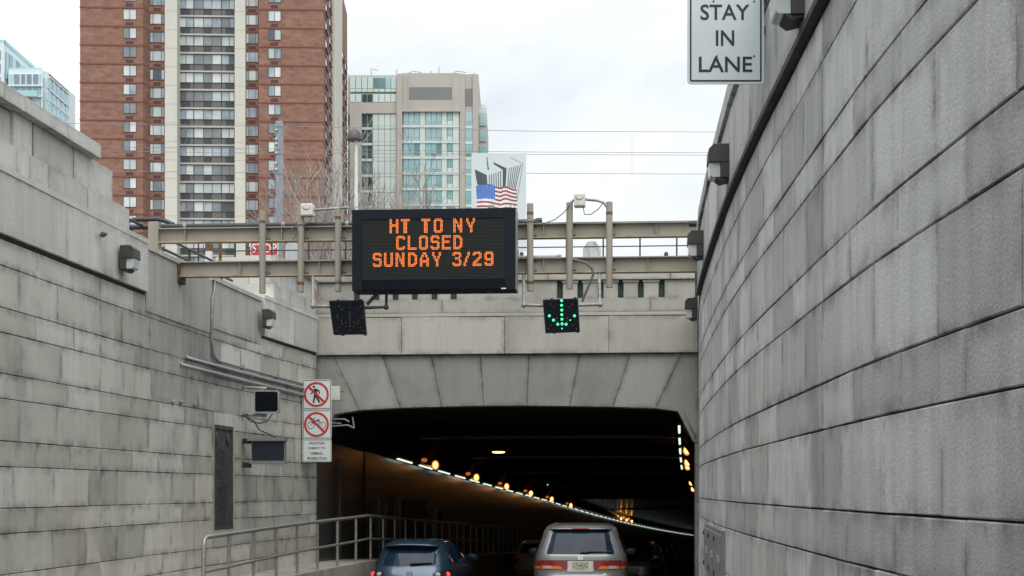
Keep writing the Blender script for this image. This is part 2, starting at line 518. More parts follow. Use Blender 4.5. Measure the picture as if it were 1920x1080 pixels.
M['green_slot'] = plain('verdigris_panel', (0.035, 0.085, 0.075), 0.6, var=0.35, scale=12, streak=True)

# lamp glass
m, nt, b = newmat('lamp_lens')
b.inputs['Base Color'].default_value = (0.70, 0.74, 0.75, 1); b.inputs['Roughness'].default_value = 0.12
b.inputs['Transmission Weight'].default_value = 0.25
M['lens'] = m
# tunnel surfaces
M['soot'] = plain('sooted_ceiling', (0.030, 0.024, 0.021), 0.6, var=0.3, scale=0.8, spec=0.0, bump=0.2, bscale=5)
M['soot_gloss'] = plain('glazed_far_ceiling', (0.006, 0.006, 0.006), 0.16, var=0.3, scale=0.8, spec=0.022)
M['cladding'] = plain('steel_cladding', (0.085, 0.082, 0.078), 0.24, metal=0.25, var=0.3, scale=1.4, streak=True)
def tile_mat():
    m, nt, b = newmat('glazed_wall_tile')
    N = nt.nodes.new; Lk = nt.links.new
    geo = N('ShaderNodeNewGeometry')
    sx = N('ShaderNodeSeparateXYZ'); Lk(geo.outputs['Position'], sx.inputs['Vector'])
    cx = N('ShaderNodeCombineXYZ'); Lk(sx.outputs['Y'], cx.inputs['X']); Lk(sx.outputs['Z'], cx.inputs['Y'])
    br = N('ShaderNodeTexBrick'); br.inputs['Scale'].default_value = 1.0
    br.inputs['Brick Width'].default_value = 0.6; br.inputs['Row Height'].default_value = 0.3
    br.inputs['Mortar Size'].default_value = 0.028
    br.inputs['Color1'].default_value = (0.095, 0.062, 0.040, 1); br.inputs['Color2'].default_value = (0.130, 0.085, 0.056, 1)
    br.inputs['Mortar'].default_value = (0.03, 0.027, 0.023, 1)
    Lk(cx.outputs['Vector'], br.inputs['Vector'])
    Lk(br.outputs['Color'], b.inputs['Base Color'])
    b.inputs['Roughness'].default_value = 0.3
    return m
M['tile'] = tile_mat()
M['alcove'] = plain('alcove_dark', (0.035, 0.03, 0.026), 0.6)
M['sodium'] = emit('sodium_lamp', (1.0, 0.42, 0.10), 4.0)
M['sodium_dim'] = emit('sodium_painted_glint', (1.0, 0.26, 0.05), 0.32)
M['sodium_rim'] = emit('sodium_reflector_glow', (1.0, 0.30, 0.04), 0.85)
M['fluor'] = emit('fluorescent_tube', (0.84, 1.0, 0.88), 0.8)
M['lampcan'] = plain('lamp_can', (0.05, 0.045, 0.04), 0.4, metal=0.5)

# buildings
def brick_mat(name, a, b_):
    m, nt, bs = newmat(name)
    N = nt.nodes.new; Lk = nt.links.new
    geo = N('ShaderNodeNewGeometry')
    n1 = N('ShaderNodeTexNoise'); n1.inputs['Scale'].default_value = 0.75; n1.inputs['Detail'].default_value = 9; n1.inputs['Roughness'].default_value = 0.75
    mp_ = N('ShaderNodeMapping'); mp_.inputs['Scale'].default_value = (1, 1, 2.2)
    Lk(geo.outputs['Position'], mp_.inputs['Vector']); Lk(mp_.outputs['Vector'], n1.inputs['Vector'])
    r = N('ShaderNodeMapRange'); r.inputs['From Min'].default_value = 0.36; r.inputs['From Max'].default_value = 0.64
    Lk(n1.outputs['Fac'], r.inputs['Value'])
    mx_ = N('ShaderNodeMixRGB'); mx_.inputs['Color1'].default_value = (*a, 1); mx_.inputs['Color2'].default_value = (*b_, 1)
    Lk(r.outputs['Result'], mx_.inputs['Fac'])
    Lk(mx_.outputs['Color'], bs.inputs['Base Color']); bs.inputs['Roughness'].default_value = 0.9
    return m
M['brick'] = brick_mat('red_brick', (0.19, 0.100, 0.074), (0.33, 0.180, 0.132))
M['brick_band'] = plain('brick_soldier_band', (0.235, 0.095, 0.07), 0.9, var=0.1)
M['tower_white'] = plain('pale_concrete_pier', (0.60, 0.59, 0.53), 0.8, var=0.06, scale=0.4, streak=True)
M['spandrel_dk'] = plain('dark_spandrel', (0.055, 0.052, 0.055), 0.4, var=0.15)
M['spandrel_gr'] = plain('grey_spandrel', (0.135, 0.13, 0.13), 0.4, var=0.15)
M['ac'] = plain('air_grille', (0.085, 0.038, 0.034), 0.7)
M['frame_dk'] = plain('window_frame_dark', (0.085, 0.088, 0.092), 0.5)
M['slab'] = plain('pale_slab_edge', (0.50, 0.49, 0.45), 0.8, var=0.08)
def pane(name, col, rough=0.06, var=0.18, scale=0.5, spec=0.5):
    return plain(name, col, rough, var=var, scale=scale, spec=spec)
PANES = [pane('pane_blind', (0.62, 0.65, 0.65)), pane('pane_curtain', (0.50, 0.545, 0.56)), pane('pane_sky', (0.34, 0.40, 0.45), var=0.35),
         pane('pane_grey', (0.23, 0.25, 0.265)), pane('pane_dark', (0.10, 0.125, 0.145), var=0.4)]
M['b_conc'] = plain('beige_precast', (0.46, 0.435, 0.395), 0.85, var=0.06, scale=0.25)
M['b_louvre'] = plain('grey_louvre', (0.20, 0.205, 0.215), 0.6, var=0.1)
M['b_lightpanel'] = plain('pale_glass_panel', (0.60, 0.70, 0.665), 0.12, var=0.06, scale=0.3)
M['b_aqua'] = pane('aqua_glass', (0.25, 0.47, 0.475), var=0.25, scale=0.25)
M['b_aqua2'] = pane('blue_glass', (0.37, 0.53, 0.565), var=0.25, scale=0.25)
M['b_aqua3'] = pane('deep_teal_glass', (0.14, 0.26, 0.27), var=0.3, scale=0.25)
M['b_dkglass'] = pane('dark_glass', (0.055, 0.085, 0.09), var=0.3, scale=0.25)
M['b_mull'] = plain('aqua_mullion', (0.46, 0.58, 0.56), 0.5)
M['w_frame'] = plain('white_facade', (0.70, 0.78, 0.80), 0.6, var=0.05)
M['w_glass'] = pane('pale_blue_glass', (0.38, 0.60, 0.68), var=0.15, scale=0.2)
M['w_glass2'] = pane('steel_blue_glass', (0.21, 0.31, 0.37), var=0.25, scale=0.2)
M['w_rail'] = plain('aqua_rail_glass', (0.38, 0.63, 0.65), 0.15, var=0.06)
M['bark'] = plain('pale_bark', (0.38, 0.345, 0.32), 0.9, var=0.2, scale=8)
M['pole_blue'] = plain('blue_grey_pole', (0.25, 0.29, 0.34), 0.5, var=0.1)
M['pole_white'] = plain('white_pole', (0.68, 0.69, 0.70), 0.4, var=0.04)
M['dome'] = plain('lamp_dome', (0.085, 0.082, 0.08), 0.5)
M['board'] = plain('poster_board', (0.60, 0.67, 0.70), 0.4, var=0.03, scale=1)
M['ink_slate'] = plain('slate_print', (0.065, 0.085, 0.10), 0.6)
M['ink_blue'] = plain('blue_print', (0.02, 0.12, 0.52), 0.5)
M['ink_red'] = plain('red_print', (0.30, 0.045, 0.05), 0.5)
M['ink_white'] = plain('white_print', (0.76, 0.77, 0.78), 0.5)
M['conc_block'] = plain('tan_concrete', (0.48, 0.43, 0.34), 0.9, var=0.2, scale=4)

# cars
def carpaint(name, col, metal=0.45):
    m, nt, b = newmat(name)
    b.inputs['Base Color'].default_value = (*col, 1); b.inputs['Metallic'].default_value = metal
    b.inputs['Roughness'].default_value = 0.33
    b.inputs['Coat Weight'].default_value = 0.7; b.inputs['Coat Roughness'].default_value = 0.06
    return m
M['car_silver'] = carpaint('silver_paint', (0.25, 0.25, 0.255))
M['car_blue'] = carpaint('blue_paint', (0.030, 0.060, 0.10))
M['car_tan'] = carpaint('tan_paint', (0.55, 0.30, 0.15), 0.0)
M['car_dark'] = carpaint('dark_paint', (0.02, 0.022, 0.026), 0.2)
M['glass'] = plain('car_glass', (0.010, 0.026, 0.052), 0.04, var=0.5, scale=2.5, spec=0.2)  # mottled blue base paints the reflected cloudy sky into the glass
M['rubber'] = plain('rubber', (0.015, 0.015, 0.015), 0.7)
M['trim'] = plain('black_trim', (0.015, 0.015, 0.017), 0.45)
M['rim'] = plain('wheel_rim', (0.4, 0.4, 0.41), 0.35, metal=0.8)
M['tail_red'] = plain('tail_lens', (0.30, 0.012, 0.012), 0.12, var=0.15, scale=12)
M['tail_amber'] = plain('amber_lens', (0.75, 0.22, 0.02), 0.15, var=0.1, scale=12)
M['tail_white'] = plain('clear_lens', (0.45, 0.46, 0.47), 0.15, var=0.1)
M['tail_lit'] = emit('lit_tail', (1.0, 0.06, 0.05), 0.9, (0.4, 0.02, 0.02))
M['chrome'] = plain('chrome', (0.72, 0.73, 0.74), 0.15, metal=1.0, var=0.03)
M['plate_cream'] = plain('plate_cream', (0.64, 0.60, 0.40), 0.45, var=0.05)
M['plate_white'] = plain('plate_white', (0.68, 0.68, 0.66), 0.45, var=0.05)
M['plate_ink'] = plain('plate_ink', (0.05, 0.08, 0.06), 0.5)
# ================================================================== paths of the trench walls (x as a function of distance y)
def hermite(pts):
    xs = [p[0] for p in pts]; ys = [p[1] for p in pts]; n = len(xs)
    s = [(ys[i + 1] - ys[i]) / (xs[i + 1] - xs[i]) for i in range(n - 1)]
    t = [s[0]] + [(s[i - 1] + s[i]) / 2 for i in range(1, n - 1)] + [s[-1]]
    def f(d):
        if d <= xs[0]: return ys[0] + t[0] * (d - xs[0])
        if d >= xs[-1]: return ys[-1] + t[-1] * (d - xs[-1])
        i = max(k for k in range(n - 1) if xs[k] <= d)
        h = xs[i + 1] - xs[i]; u = (d - xs[i]) / h
        return ((2 * u**3 - 3 * u**2 + 1) * ys[i] + (u**3 - 2 * u**2 + u) * h * t[i]
                + (-2 * u**3 + 3 * u**2) * ys[i + 1] + (u**3 - u**2) * h * t[i + 1])
    return f


XL = hermite([(-15, -8.4), (0, -7.16), (10, -6.33), (17.2, -5.73), (22.15, -5.32), (28.3, -4.67), (32.2, -4.08)])
XR = hermite([(-15, 1.78), (0, 1.76), (5.4, 1.762), (6.8, 1.768), (7.8, 1.785), (9.06, 1.84), (10.25, 1.895), (12.2, 1.985),
              (14.6, 2.12), (18, 2.37), (22.6, 2.77), (27, 3.285), (31.6, 3.84)])


def WP(side, d, z, r=0.0):
    """point on a trench wall; r > 0 goes into the wall"""
    X = XL if side < 0 else XR
    s = (X(d + 0.05) - X(d - 0.05)) / 0.1
    L = math.hypot(1, s)
    return Vector((X(d) + side * r / L, d - side * r * s / L, z))


def wall_d(side, x, r=0.0):
    """distance at which the ray of photograph column x meets a wall"""
    k = (x - 960.0) / F; lo, hi = 3.0, 33.0
    best = None
    for i in range(3001):
        d = lo + (hi - lo) * i / 3000
        p = WP(side, d, 0, r); v = abs(p.x - k * p.y)
        if best is None or v < best[0]: best = (v, d)
    return best[1]


def stone(mb, side, d0, d1, z0, z1, proud=0.0, depth=0.12, gu=0.004, gz=0.007, ch=0.005, rim=0.11, jit=0.0):
    mb.tone = random.random()
    j = lambda: random.uniform(-jit, jit)
    pr = proud + j()
    rim = min(rim, 0.36 * min(d1 - d0, z1 - z0))
    def ring(iu, iz, r, ju=0.0):
        return [WP(side, d0 + iu + random.uniform(-ju, ju), z0 + iz + random.uniform(-ju, ju), r), WP(side, d1 - iu + random.uniform(-ju, ju), z0 + iz + random.uniform(-ju, ju), r),
                WP(side, d1 - iu + random.uniform(-ju, ju), z1 - iz + random.uniform(-ju, ju), r), WP(side, d0 + iu + random.uniform(-ju, ju), z1 - iz + random.uniform(-ju, ju), r)]
    v = ring(gu, gz, depth) + ring(gu, gz, -pr + ch, 0.002) + ring(gu + ch * 0.6, gz + ch, -pr, 0.003) + ring(gu + rim, gz + rim, -pr)
    ru = random.uniform
    g = [0.25] * 4 + [1] * 4 + [ru(0.45, 1.0) for _ in range(4)] + [max(0.0, ru(-0.7, 0.42)) for _ in range(4)]
    fs = []
    for k in range(3):
        for i in range(4):
            i2 = (i + 1) % 4
            fs.append((k * 4 + i, k * 4 + i2, k * 4 + 4 + i2, k * 4 + 4 + i))
    fs.append((12, 13, 14, 15))
    mb.add(v, fs, 0, g)


def sweep(mb, side, d0, d1, z0, z1, r0, r1, step=1.2, mi=0):
    """straight-section strip following a wall"""
    n = max(1, int(round((d1 - d0) / step)))
    vv = []; fs = []
    for i in range(n + 1):
        d = d0 + (d1 - d0) * i / n
        vv += [WP(side, d, z0, r0), WP(side, d, z0, r1), WP(side, d, z1, r1), WP(side, d, z1, r0)]
    for i in range(n):
        b = i * 4
        for k in range(4):
            k2 = (k + 1) % 4
            fs.append((b + k, b + k2, b + 4 + k2, b + 4 + k))
    fs += [(0, 1, 2, 3), (n * 4 + 3, n * 4 + 2, n * 4 + 1, n * 4)]
    mb.add(vv, fs, mi)


# ------------------------------------------------------------------ tunnel path
PL0 = Vector((-4.08, 32.2)); PR0 = Vector((3.84, 31.6))
TW = 7.95
_tl = []
_p = Vector((PL0.x, PL0.y)); _th = math.atan(0.108)
for i in range(0, 230):
    _tl.append((Vector((_p.x, _p.y)), _th))
    _p = _p + Vector((math.sin(_th), math.cos(_th))); _th += 0.00058


def TPt(t, off, z):
    """point in the tunnel: t metres in, off metres from the left wall"""
    i = min(max(int(t), 0), len(_tl) - 2); f = t - i
    p, th = _tl[i]
    q = p + Vector((math.sin(th), math.cos(th))) * f + Vector((math.cos(th), -math.sin(th))) * off
    return Vector((q.x, q.y, z))


def grade(t):
    return -0.0344 * min(t, 48) - 0.042 * max(0.0, t - 48)


def road_z(d):
    return -1.55 - 0.029 * d


ROAD_P = road_z(32.2)

# ------------------------------------------------------------------ ground, road, walkway
mb = MB()
GZ = 3.42
ds = [-60, -15, -5, 0, 5, 10, 15, 20, 25, 29, 32.0]
for side, far in ((-1, -2500), (1, 2500)):
    rows = []
    for d in ds:
        a = WP(side, max(d, -15), GZ, 0.7); a.y = d if d < -15 else a.y
        rows.append((a, Vector((far, d, GZ))))
    for (a, b), (c, e2) in zip(rows, rows[1:]):
        mb.sheet([a, b, e2, c])
a = WP(-1, 32.0, GZ, 0.7); b = WP(1, 32.0, GZ, 0.7)
mb.sheet([Vector((-2500, 32.0, GZ)), a, Vector((a.x, 33.2, GZ)), Vector((-2500, 33.2, GZ))])
mb.sheet([b, Vector((2500, 32.0, GZ)), Vector((2500, 33.2, GZ)), Vector((b.x, 33.2, GZ))])
mb.sheet([Vector((-2500, 33.2, GZ)), Vector((2500, 33.2, GZ)), Vector((2500, 4000, GZ)), Vector((-2500, 4000, GZ))])
g = mb.build('ground', M['earth']); tag(g, 'upper ground around the sunken roadway', kind='structure')

mb = MB()
prev = None
for d in [-60, -30, -15, -8, 0, 4, 8, 12, 16, 20, 24, 28, 32]:
    l = WP(-1, max(d, -15), road_z(d), 0.05); r = WP(1, max(d, -15), road_z(d), 0.05)
    l.y = r.y = d
    if prev: mb.sheet([prev[0], prev[1], r, l])
    prev = (l, r)
for t in range(0, 228, 4):
    l = TPt(t, -0.05, ROAD_P + grade(t)); r = TPt(t, TW + 0.05, ROAD_P + grade(t))
    if t == 0: l.y = r.y = 32.3
    mb.sheet([prev[0], prev[1], r, l]); prev = (l, r)
tag(mb.build('road', M['asphalt']), 'two lane asphalt roadway sloping down into the tunnel', kind='structure')

mb = MB()
def lane_pt(d, off, dz=0.004):
    if d < 32.2:
        p = WP(-1, d, road_z(d) + dz); return Vector((p.x + off, p.y, p.z))
    return TPt(d - 32.2, off, ROAD_P + grade(d - 32.2) + dz)
for k in range(-4, 100, 2):
    mb.sheet([lane_pt(k, 4.30), lane_pt(k, 4.42), lane_pt(k + 2, 4.42), lane_pt(k + 2, 4.30)])
tag(mb.build('lane_marking', M['paint_w']), 'solid white line between the two lanes', kind='structure')

mb = MB()
sweep(mb, -1, 18.0, 32.2, -2.9, -1.5, 0.06, -0.95, 1.0)
pv = None
for t in range(0, 96, 2):
    zt = -1.5 + grade(max(0, t - 1))
    q = [TPt(t, -0.06, zt - 1.3), TPt(t, 0.93, zt - 1.3), TPt(t, 0.93, zt), TPt(t, -0.06, zt)]
    if pv:
        mb.add(pv + q, [(0, 1, 5, 4), (1, 2, 6, 5), (2, 3, 7, 6)])
    pv = q
tag(mb.build('walkway', M['walk']), 'raised concrete walkway along the left wall', kind='structure')
mb = MB()
for k in range(-10, 96, 3):
    def kp(d, r, z):
        if d < 31.6:
            return WP(1, d, road_z(d) + z, r)
        return TPt(d - 31.6, TW - (-r), ROAD_P + grade(d - 31.6) + z)
    a, b = k, k + 3
    mb.add([kp(a, -0.45, 0), kp(a, -0.45, 0.14), kp(a, 0.04, 0.14), kp(b, -0.45, 0), kp(b, -0.45, 0.14), kp(b, 0.04, 0.14)], [(0, 1, 4, 3), (1, 2, 5, 4)])
tag(mb.build('kerb', M['walk']), 'low concrete kerb under the right wall', kind='structure')

# ================================================================== LEFT RETAINING WALL
lw = thing('retaining_wall', 'long straight granite retaining wall left of the roadway with stepped parapet', 'retaining wall', WP(-1, 24, -2.5))
mb = MB()
sweep(mb, -1, -15, 32.2, -3.6, 3.40, 0.028, 0.75, 1.5)
mb.build('wall_core', M['joint'], lw)
LZ = [2.83, 2.53, 2.06, 1.78, 1.32, 1.04, 0.56, 0.27, -0.20, -0.49, -0.95, -1.24, -1.70, -2.0, -2.46, -2.75]
EXP = 20.42
plq0, plq1 = wall_d(-1, 401), wall_d(-1, 436)
rest = MB()
for c in range(len(LZ) - 1):
    z1, z0 = LZ[c], LZ[c + 1]
    off = 0.0 if (z1 - z0) > 0.4 else 0.58
    edges = []
    d = 10.6 + off
    while d < 32.1:
        edges.append(d); d += 1.17 + random.uniform(-0.05, 0.05)
    edges = [e_ for e_ in edges if abs(e_ - EXP) > 0.42 and abs(e_ - 28.9) > 0.3] + [EXP, 32.14]
    if z0 > -1.0 and z1 < 1.2:
        edges = [e_ for e_ in edges if not (plq0 - 0.45 < e_ < plq1 + 0.45)] + [plq0 - 0.06, plq1 + 0.06]
    edges.sort()
    for a, b in zip(edges, edges[1:]):
        if b - a < 0.12: continue
        mid = (a + b) / 2
        if plq0 - 0.1 < mid < plq1 + 0.1 and z0 > -1.0 and z1 < 1.2:
            continue
        patch = 22.3 < mid < 26.6 and z0 > 1.2 + 0.25 * math.sin(mid * 3)
        if z0 > -1.6 and a > 11:
            m_ = MB(); stone(m_, -1, a, b, z0, z1, jit=0.002, gz=0.0042 if not patch else 0.003, gu=0.0035 if not patch else 0.001)
            m_.build('stone', M['patched'] if patch else M['stone_l'], lw)
        else:
            stone(rest, -1, a, b, z0, z1, jit=0.005)
    d = -15
    while d < edges[0] - 0.05:
        nd = min(d + 1.2, edges[0]); stone(rest, -1, d, nd, z0, z1); d = nd
o = rest.build('stone_courses', M['stone_l'], lw); o['kind'] = 'stuff'

# parapet of the near section and of the far section
def parapet(d0, d1, band_joints, panel_joints, plinth_end, panel_end, coping_end, u0_=None, ct=4.54):
    m_ = MB(); sweep(m_, -1, d0, d1, 2.835, 2.868, -0.01, 0.4); m_.build('drip_shadow_strip', M['joint'], lw)  # dark strip paints in the shadow line under the band
    js = [d0] + band_joints + [d1]
    for a, b in zip(js, js[1:]):
        m_ = MB(); stone(m_, -1, a, b, 2.87, 3.56, proud=0.06, depth=0.55, gu=0.003, gz=0.0, rim=0.14); m_.build('stone', M['stone_band'], lw)
    m_ = MB(); sweep(m_, -1, d0, d1, 3.56, 3.63, -0.07, 0.55); m_.build('moulding', M['stone_band'], lw)
    if u0_: d0 = u0_
    js = [d0] + [j + 0.35 for j in panel_joints] + [plinth_end]
    for a, b in zip(js, js[1:]):
        m_ = MB(); stone(m_, -1, a, b, 3.63, 3.93, proud=0.03, depth=0.5, gu=0.012, gz=0.0); m_.build('stone', M['stone_band'], lw)
    js = [d0] + panel_joints + [panel_end]
    for a, b in zip(js, js[1:]):
        if a < 17.4 < b: continue
        m_ = MB(); stone(m_, -1, a, b, 3.935, 4.36, proud=-0.03, depth=0.45, gu=0.02, gz=0.0, rim=0.12); m_.build('stone', M['stone_band'], lw)
    m_ = MB(); sweep(m_, -1, d0 + 0.15, panel_end - 0.03, 3.7, 4.34, 0.07, 0.42); m_.build('parapet_core', M['stone_band'], lw)
    js = [d0] + [j - 0.5 for j in panel_joints if j - 0.5 < coping_end - 0.4] + [coping_end]
    for a, b in zip(js, js[1:]):
        m_ = MB(); stone(m_, -1, a, b, 4.36, ct, proud=0.09, depth=0.55, gu=0.003, gz=0.0); m_.build('coping', M['stone_band'], lw)

parapet(7.0, wall_d(-1, 271), [9.4, 12.4, 15.6, wall_d(-1, 117)], [9.0, 11.2, 13.4, 15.4, 17.25, 17.62, wall_d(-1, 66), wall_d(-1, 142)],
        wall_d(-1, 239), wall_d(-1, 216), wall_d(-1, 177))
m_ = MB(); sweep(m_, -1, -15, 7.0, 2.87, 4.5, -0.06, 0.55); m_.build('parapet_run', M['stone_band'], lw)
parapet(wall_d(-1, 490), 32.0, [wall_d(-1, 546)], [wall_d(-1, 530), wall_d(-1, 560)], 32.0, 32.0, 32.0, wall_d(-1, 510), 4.475)

# the patched infill between both parapets
i0, i1 = wall_d(-1, 272), wall_d(-1, 489)
im = wall_d(-1, 396)
for a, b in ((i0, im), (im, i1)):
    m_ = MB(); stone(m_, -1, a + 0.005, b, 2.60 if a == i0 else 2.70, 3.50, proud=0.012, depth=0.5, gu=0.0, gz=0.0, rim=0.12)
    m_.build('concrete_infill', M['infill'], lw)
m_ = MB(); sweep(m_, -1, i0, wall_d(-1, 335), 3.50, 3.57, -0.04, 0.5); m_.build('coping', M['infill'], lw)
m_ = MB(); sweep(m_, -1, im, i1, 3.50, 3.57, -0.04, 0.5); m_.build('coping', M['infill'], lw)

# ================================================================== RIGHT RETAINING WALL
rw = thing('retaining_wall', 'curved granite retaining wall filling the right side of the view', 'retaining wall', WP(1, 12, -2.2))
mb = MB()
sweep(mb, 1, -15, 31.7, -3.6, 3.40, 0.030, 0.75, 1.0)
mb.build('wall_core', M['joint'], rw)
RZ = [2.83, 2.55, 2.09, 1.86, 1.39, 1.12, 0.635, 0.36, -0.11, -0.385, -0.855, -1.13, -1.60, -1.87, -2.34, -2.62]
rest = MB()
cab0, cab1 = wall_d(1, 1360), wall_d(1, 1326)
for c in range(len(RZ) - 1):
    z1, z0 = RZ[c], RZ[c + 1]
    off = 0.0 if (z1 - z0) > 0.4 else 0.55
    edges = []; d = 2.1 + off
    while d < 31.0:
        edges.append(d); d += 1.10 + random.uniform(-0.09, 0.09)
    edges = [e_ for e_ in edges if abs(e_ - 9.1) > 0.4] + [9.1, 31.55]
    edges.sort()
    for a, b in zip(edges, edges[1:]):
        if b - a < 0.12: continue
        near_floor = z1 < -0.0556 * b - 0.2
        if 4.0 < a and b < 16.5 and not near_floor:
            m_ = MB(); stone(m_, 1, a, b, z0, z1, jit=0.002, gz=0.0048, gu=0.0050); m_.build('stone', M['stone_r'], rw)
        else:
            stone(rest, 1, a, b, z0, z1, jit=0.002, gz=0.0045, gu=0.0035)
    d = -15
    while d < edges[0] - 0.05:
        nd = min(d + 1.2, edges[0]); stone(rest, 1, d, nd, z0, z1); d = nd
o = rest.build('stone_courses', M['stone_r'], rw); o['kind'] = 'stuff'
RE = 22.4
m_ = MB(); sweep(m_, 1, -15, RE, 2.845, 2.893, -0.06, 0.4, 0.8); m_.build('drip_shadow_strip', plain('dark_drip', (0.045, 0.042, 0.038), 0.8, var=0.4, scale=8), rw)  # dark drip strip; its colour also paints the ledge's shadow line
js = [2.0, 4.4, 6.8, 9.0, 10.9, 12.6, 14.6, 16.6, 19.2, RE]
for a, b in zip(js, js[1:]):
    m_ = MB(); stone(m_, 1, a, b, 2.90, 3.60, proud=0.05, depth=0.5, gu=0.003, gz=0.0, rim=0.14); m_.build('stone', M['stone_r'], rw)
for a, b in ((RE, 25.4), (25.4, 28.4), (28.4, 31.5)):
    m_ = MB(); stone(m_, 1, a, b, 2.84, 3.60, proud=0.02, depth=0.5, gu=0.003, gz=0.0, rim=0.14); m_.build('stone', M['stone_r'], rw)
js = [2.0, 5.2, 8.4, 11.6, 14.7, 17.8, 21.0, 24.6, 28.0, 31.5]
for a, b in zip(js, js[1:]):
    m_ = MB(); stone(m_, 1, a, b, 3.60, 3.68, proud=0.0, depth=0.5, gu=0.0, gz=0.0); m_.build('moulding', M['stone_r'], rw)
    m_ = MB(); stone(m_, 1, a, b, 3.685, 3.86, proud=0.07, depth=0.6, gu=0.003, gz=0.0); m_.build('coping', M['stone_r'], rw)
m_ = MB(); sweep(m_, 1, -15, 2.0, 2.90, 3.85, -0.05, 0.5); m_.build('parapet_run', M['stone_r'], rw)

# ================================================================== TUNNEL PORTAL
PO = VP((PL0.x, PL0.y), (PR0.x - PL0.x, PR0.y - PL0.y))
po = thing('tunnel_portal', 'beige stone tunnel portal with flat arch of slanted blocks across the roadway', 'tunnel portal', (-0.1, 31.9, -2.5))


def inset(poly, g):
    n = len(poly); out = []
    area = sum(poly[i][0] * poly[(i + 1) % n][1] - poly[(i + 1) % n][0] * poly[i][1] for i in range(n))
    s = 1 if area > 0 else -1
    for i in range(n):
        p0, p1, p2 = Vector(poly[i - 1]), Vector(poly[i]), Vector(poly[(i + 1) % n])
        a = (p1 - p0).normalized(); b = (p2 - p1).normalized()
        na = Vector((-a.y, a.x)) * s; nb = Vector((-b.y, b.x)) * s
        k = na + nb
        den = max(0.35, k.dot(na))
        q = p1 + k * (g / den)
        out.append((q.x, q.y))
    return out


def pstone(mb, pl, poly, r0=0.0, depth=0.3, gap=0.004, ch=0.007, rim=0.10):
    mb.tone = random.random()
    n = len(poly)
    w = max(p[0] for p in poly) - min(p[0] for p in poly); h = max(p[1] for p in poly) - min(p[1] for p in poly)
    rim = min(rim, 0.25 * min(w, h))
    a = inset(poly, gap); b = inset(poly, gap + ch); c = inset(poly, gap + ch + rim)
    v = [pl.P(u, z, r0 + depth) for u, z in a] + [pl.P(u, z, r0 + ch) for u, z in a] + [pl.P(u, z, r0) for u, z in b] + [pl.P(u, z, r0) for u, z in c]
    g = [1] * (2 * n) + [0.9] * n + [0.0] * n
    fs = []
    for k in range(3):
        for i in range(n):
            i2 = (i + 1) % n
            fs.append((k * n + i, k * n + i2, (k + 1) * n + i2, (k + 1) * n + i))
    fs.append(tuple(3 * n + i for i in range(n)))
    mb.add(v, fs, 0, g)


def pz(x, y): return (PO.u(x), PO.z(x, y))
def top_y(x): return 667.5 - 5.5 * (x - 595) / 715.0
jt = [(593.5, 667.5), (625, 0), (717, 0), (808.5, 0), (900.5, 0), (991.8, 0), (1086.7, 0), (1182, 0), (1277.7, 0), (1310, 0)]
jb = [None, (674, 769.5), (750.6, 765.2), (828, 763), (907, 761.3), (987.7, 761), (1068, 761.8), (1149.4, 763.2), (1229, 766), None]
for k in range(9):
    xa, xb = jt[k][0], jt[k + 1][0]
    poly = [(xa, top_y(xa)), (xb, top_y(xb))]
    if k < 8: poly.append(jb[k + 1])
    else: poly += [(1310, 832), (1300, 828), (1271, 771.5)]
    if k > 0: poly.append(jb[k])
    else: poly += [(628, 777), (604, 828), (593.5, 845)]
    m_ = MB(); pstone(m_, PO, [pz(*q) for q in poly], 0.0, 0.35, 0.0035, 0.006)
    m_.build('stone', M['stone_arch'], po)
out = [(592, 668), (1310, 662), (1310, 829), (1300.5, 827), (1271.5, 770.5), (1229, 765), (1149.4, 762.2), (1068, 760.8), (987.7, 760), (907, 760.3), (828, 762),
       (750.6, 764.2), (674, 768.5), (627.5, 776), (603.5, 827), (592, 844)]
m_ = MB(); m_.prism([PO.P(*pz(*q), 0.03) for q in out], PO.N(0.62)); m_.build('lintel', M['joint'], po)
# jamb blocks on the right
ys = [828, 872, 940, 985, 1050, 1110]
for a, b in zip(ys, ys[1:]):
    m_ = MB(); pstone(m_, PO, [pz(1303.5, b), pz(1310.5, b), pz(1310.5, a), pz(1303.5, a)], 0.02, 0.5, 0.003, 0.005); m_.build('stone', M['stone_arch'], po)
# broad band
for a, b in ((593.5, 754), (754, 946.5), (946.5, 1141.5), (1141.5, 1309.5)):
    m_ = MB(); pstone(m_, PO, [pz(a, top_y(a) - 0.5), pz(b, top_y(b) - 0.5), pz(b, top_y(b) - 69.5), pz(a, top_y(a) - 70.5)], -0.10, 0.5, 0.003, 0.008, 0.12)
    m_.build('stone', M['stone_portal'], po)
m_ = MB()
u0, u1 = PO.u(593.5), PO.u(1309.5)
zb = PO.z(950, 594.3)
PO.box(m_, u0, u1, zb + 0.012, zb + 0.045, -0.075, 0.4)
PO.box(m_, u0, u1, zb + 0.047, zb + 0.085, -0.055, 0.4); m_.build('moulding', M['stone_portal'], po)
zc0 = zb + 0.088; zc1 = PO.z(950, 560.5)
for a, b in ((593.5, 829), (829, 1024), (1024, 1219), (1219, 1309.5)):
    m_ = MB(); pstone(m_, PO, [(PO.u(a), zc0), (PO.u(b), zc0), (PO.u(b), zc1), (PO.u(a), zc1)], -0.03, 0.5, 0.003, 0.006); m_.build('stone', M['stone_portal'], po)
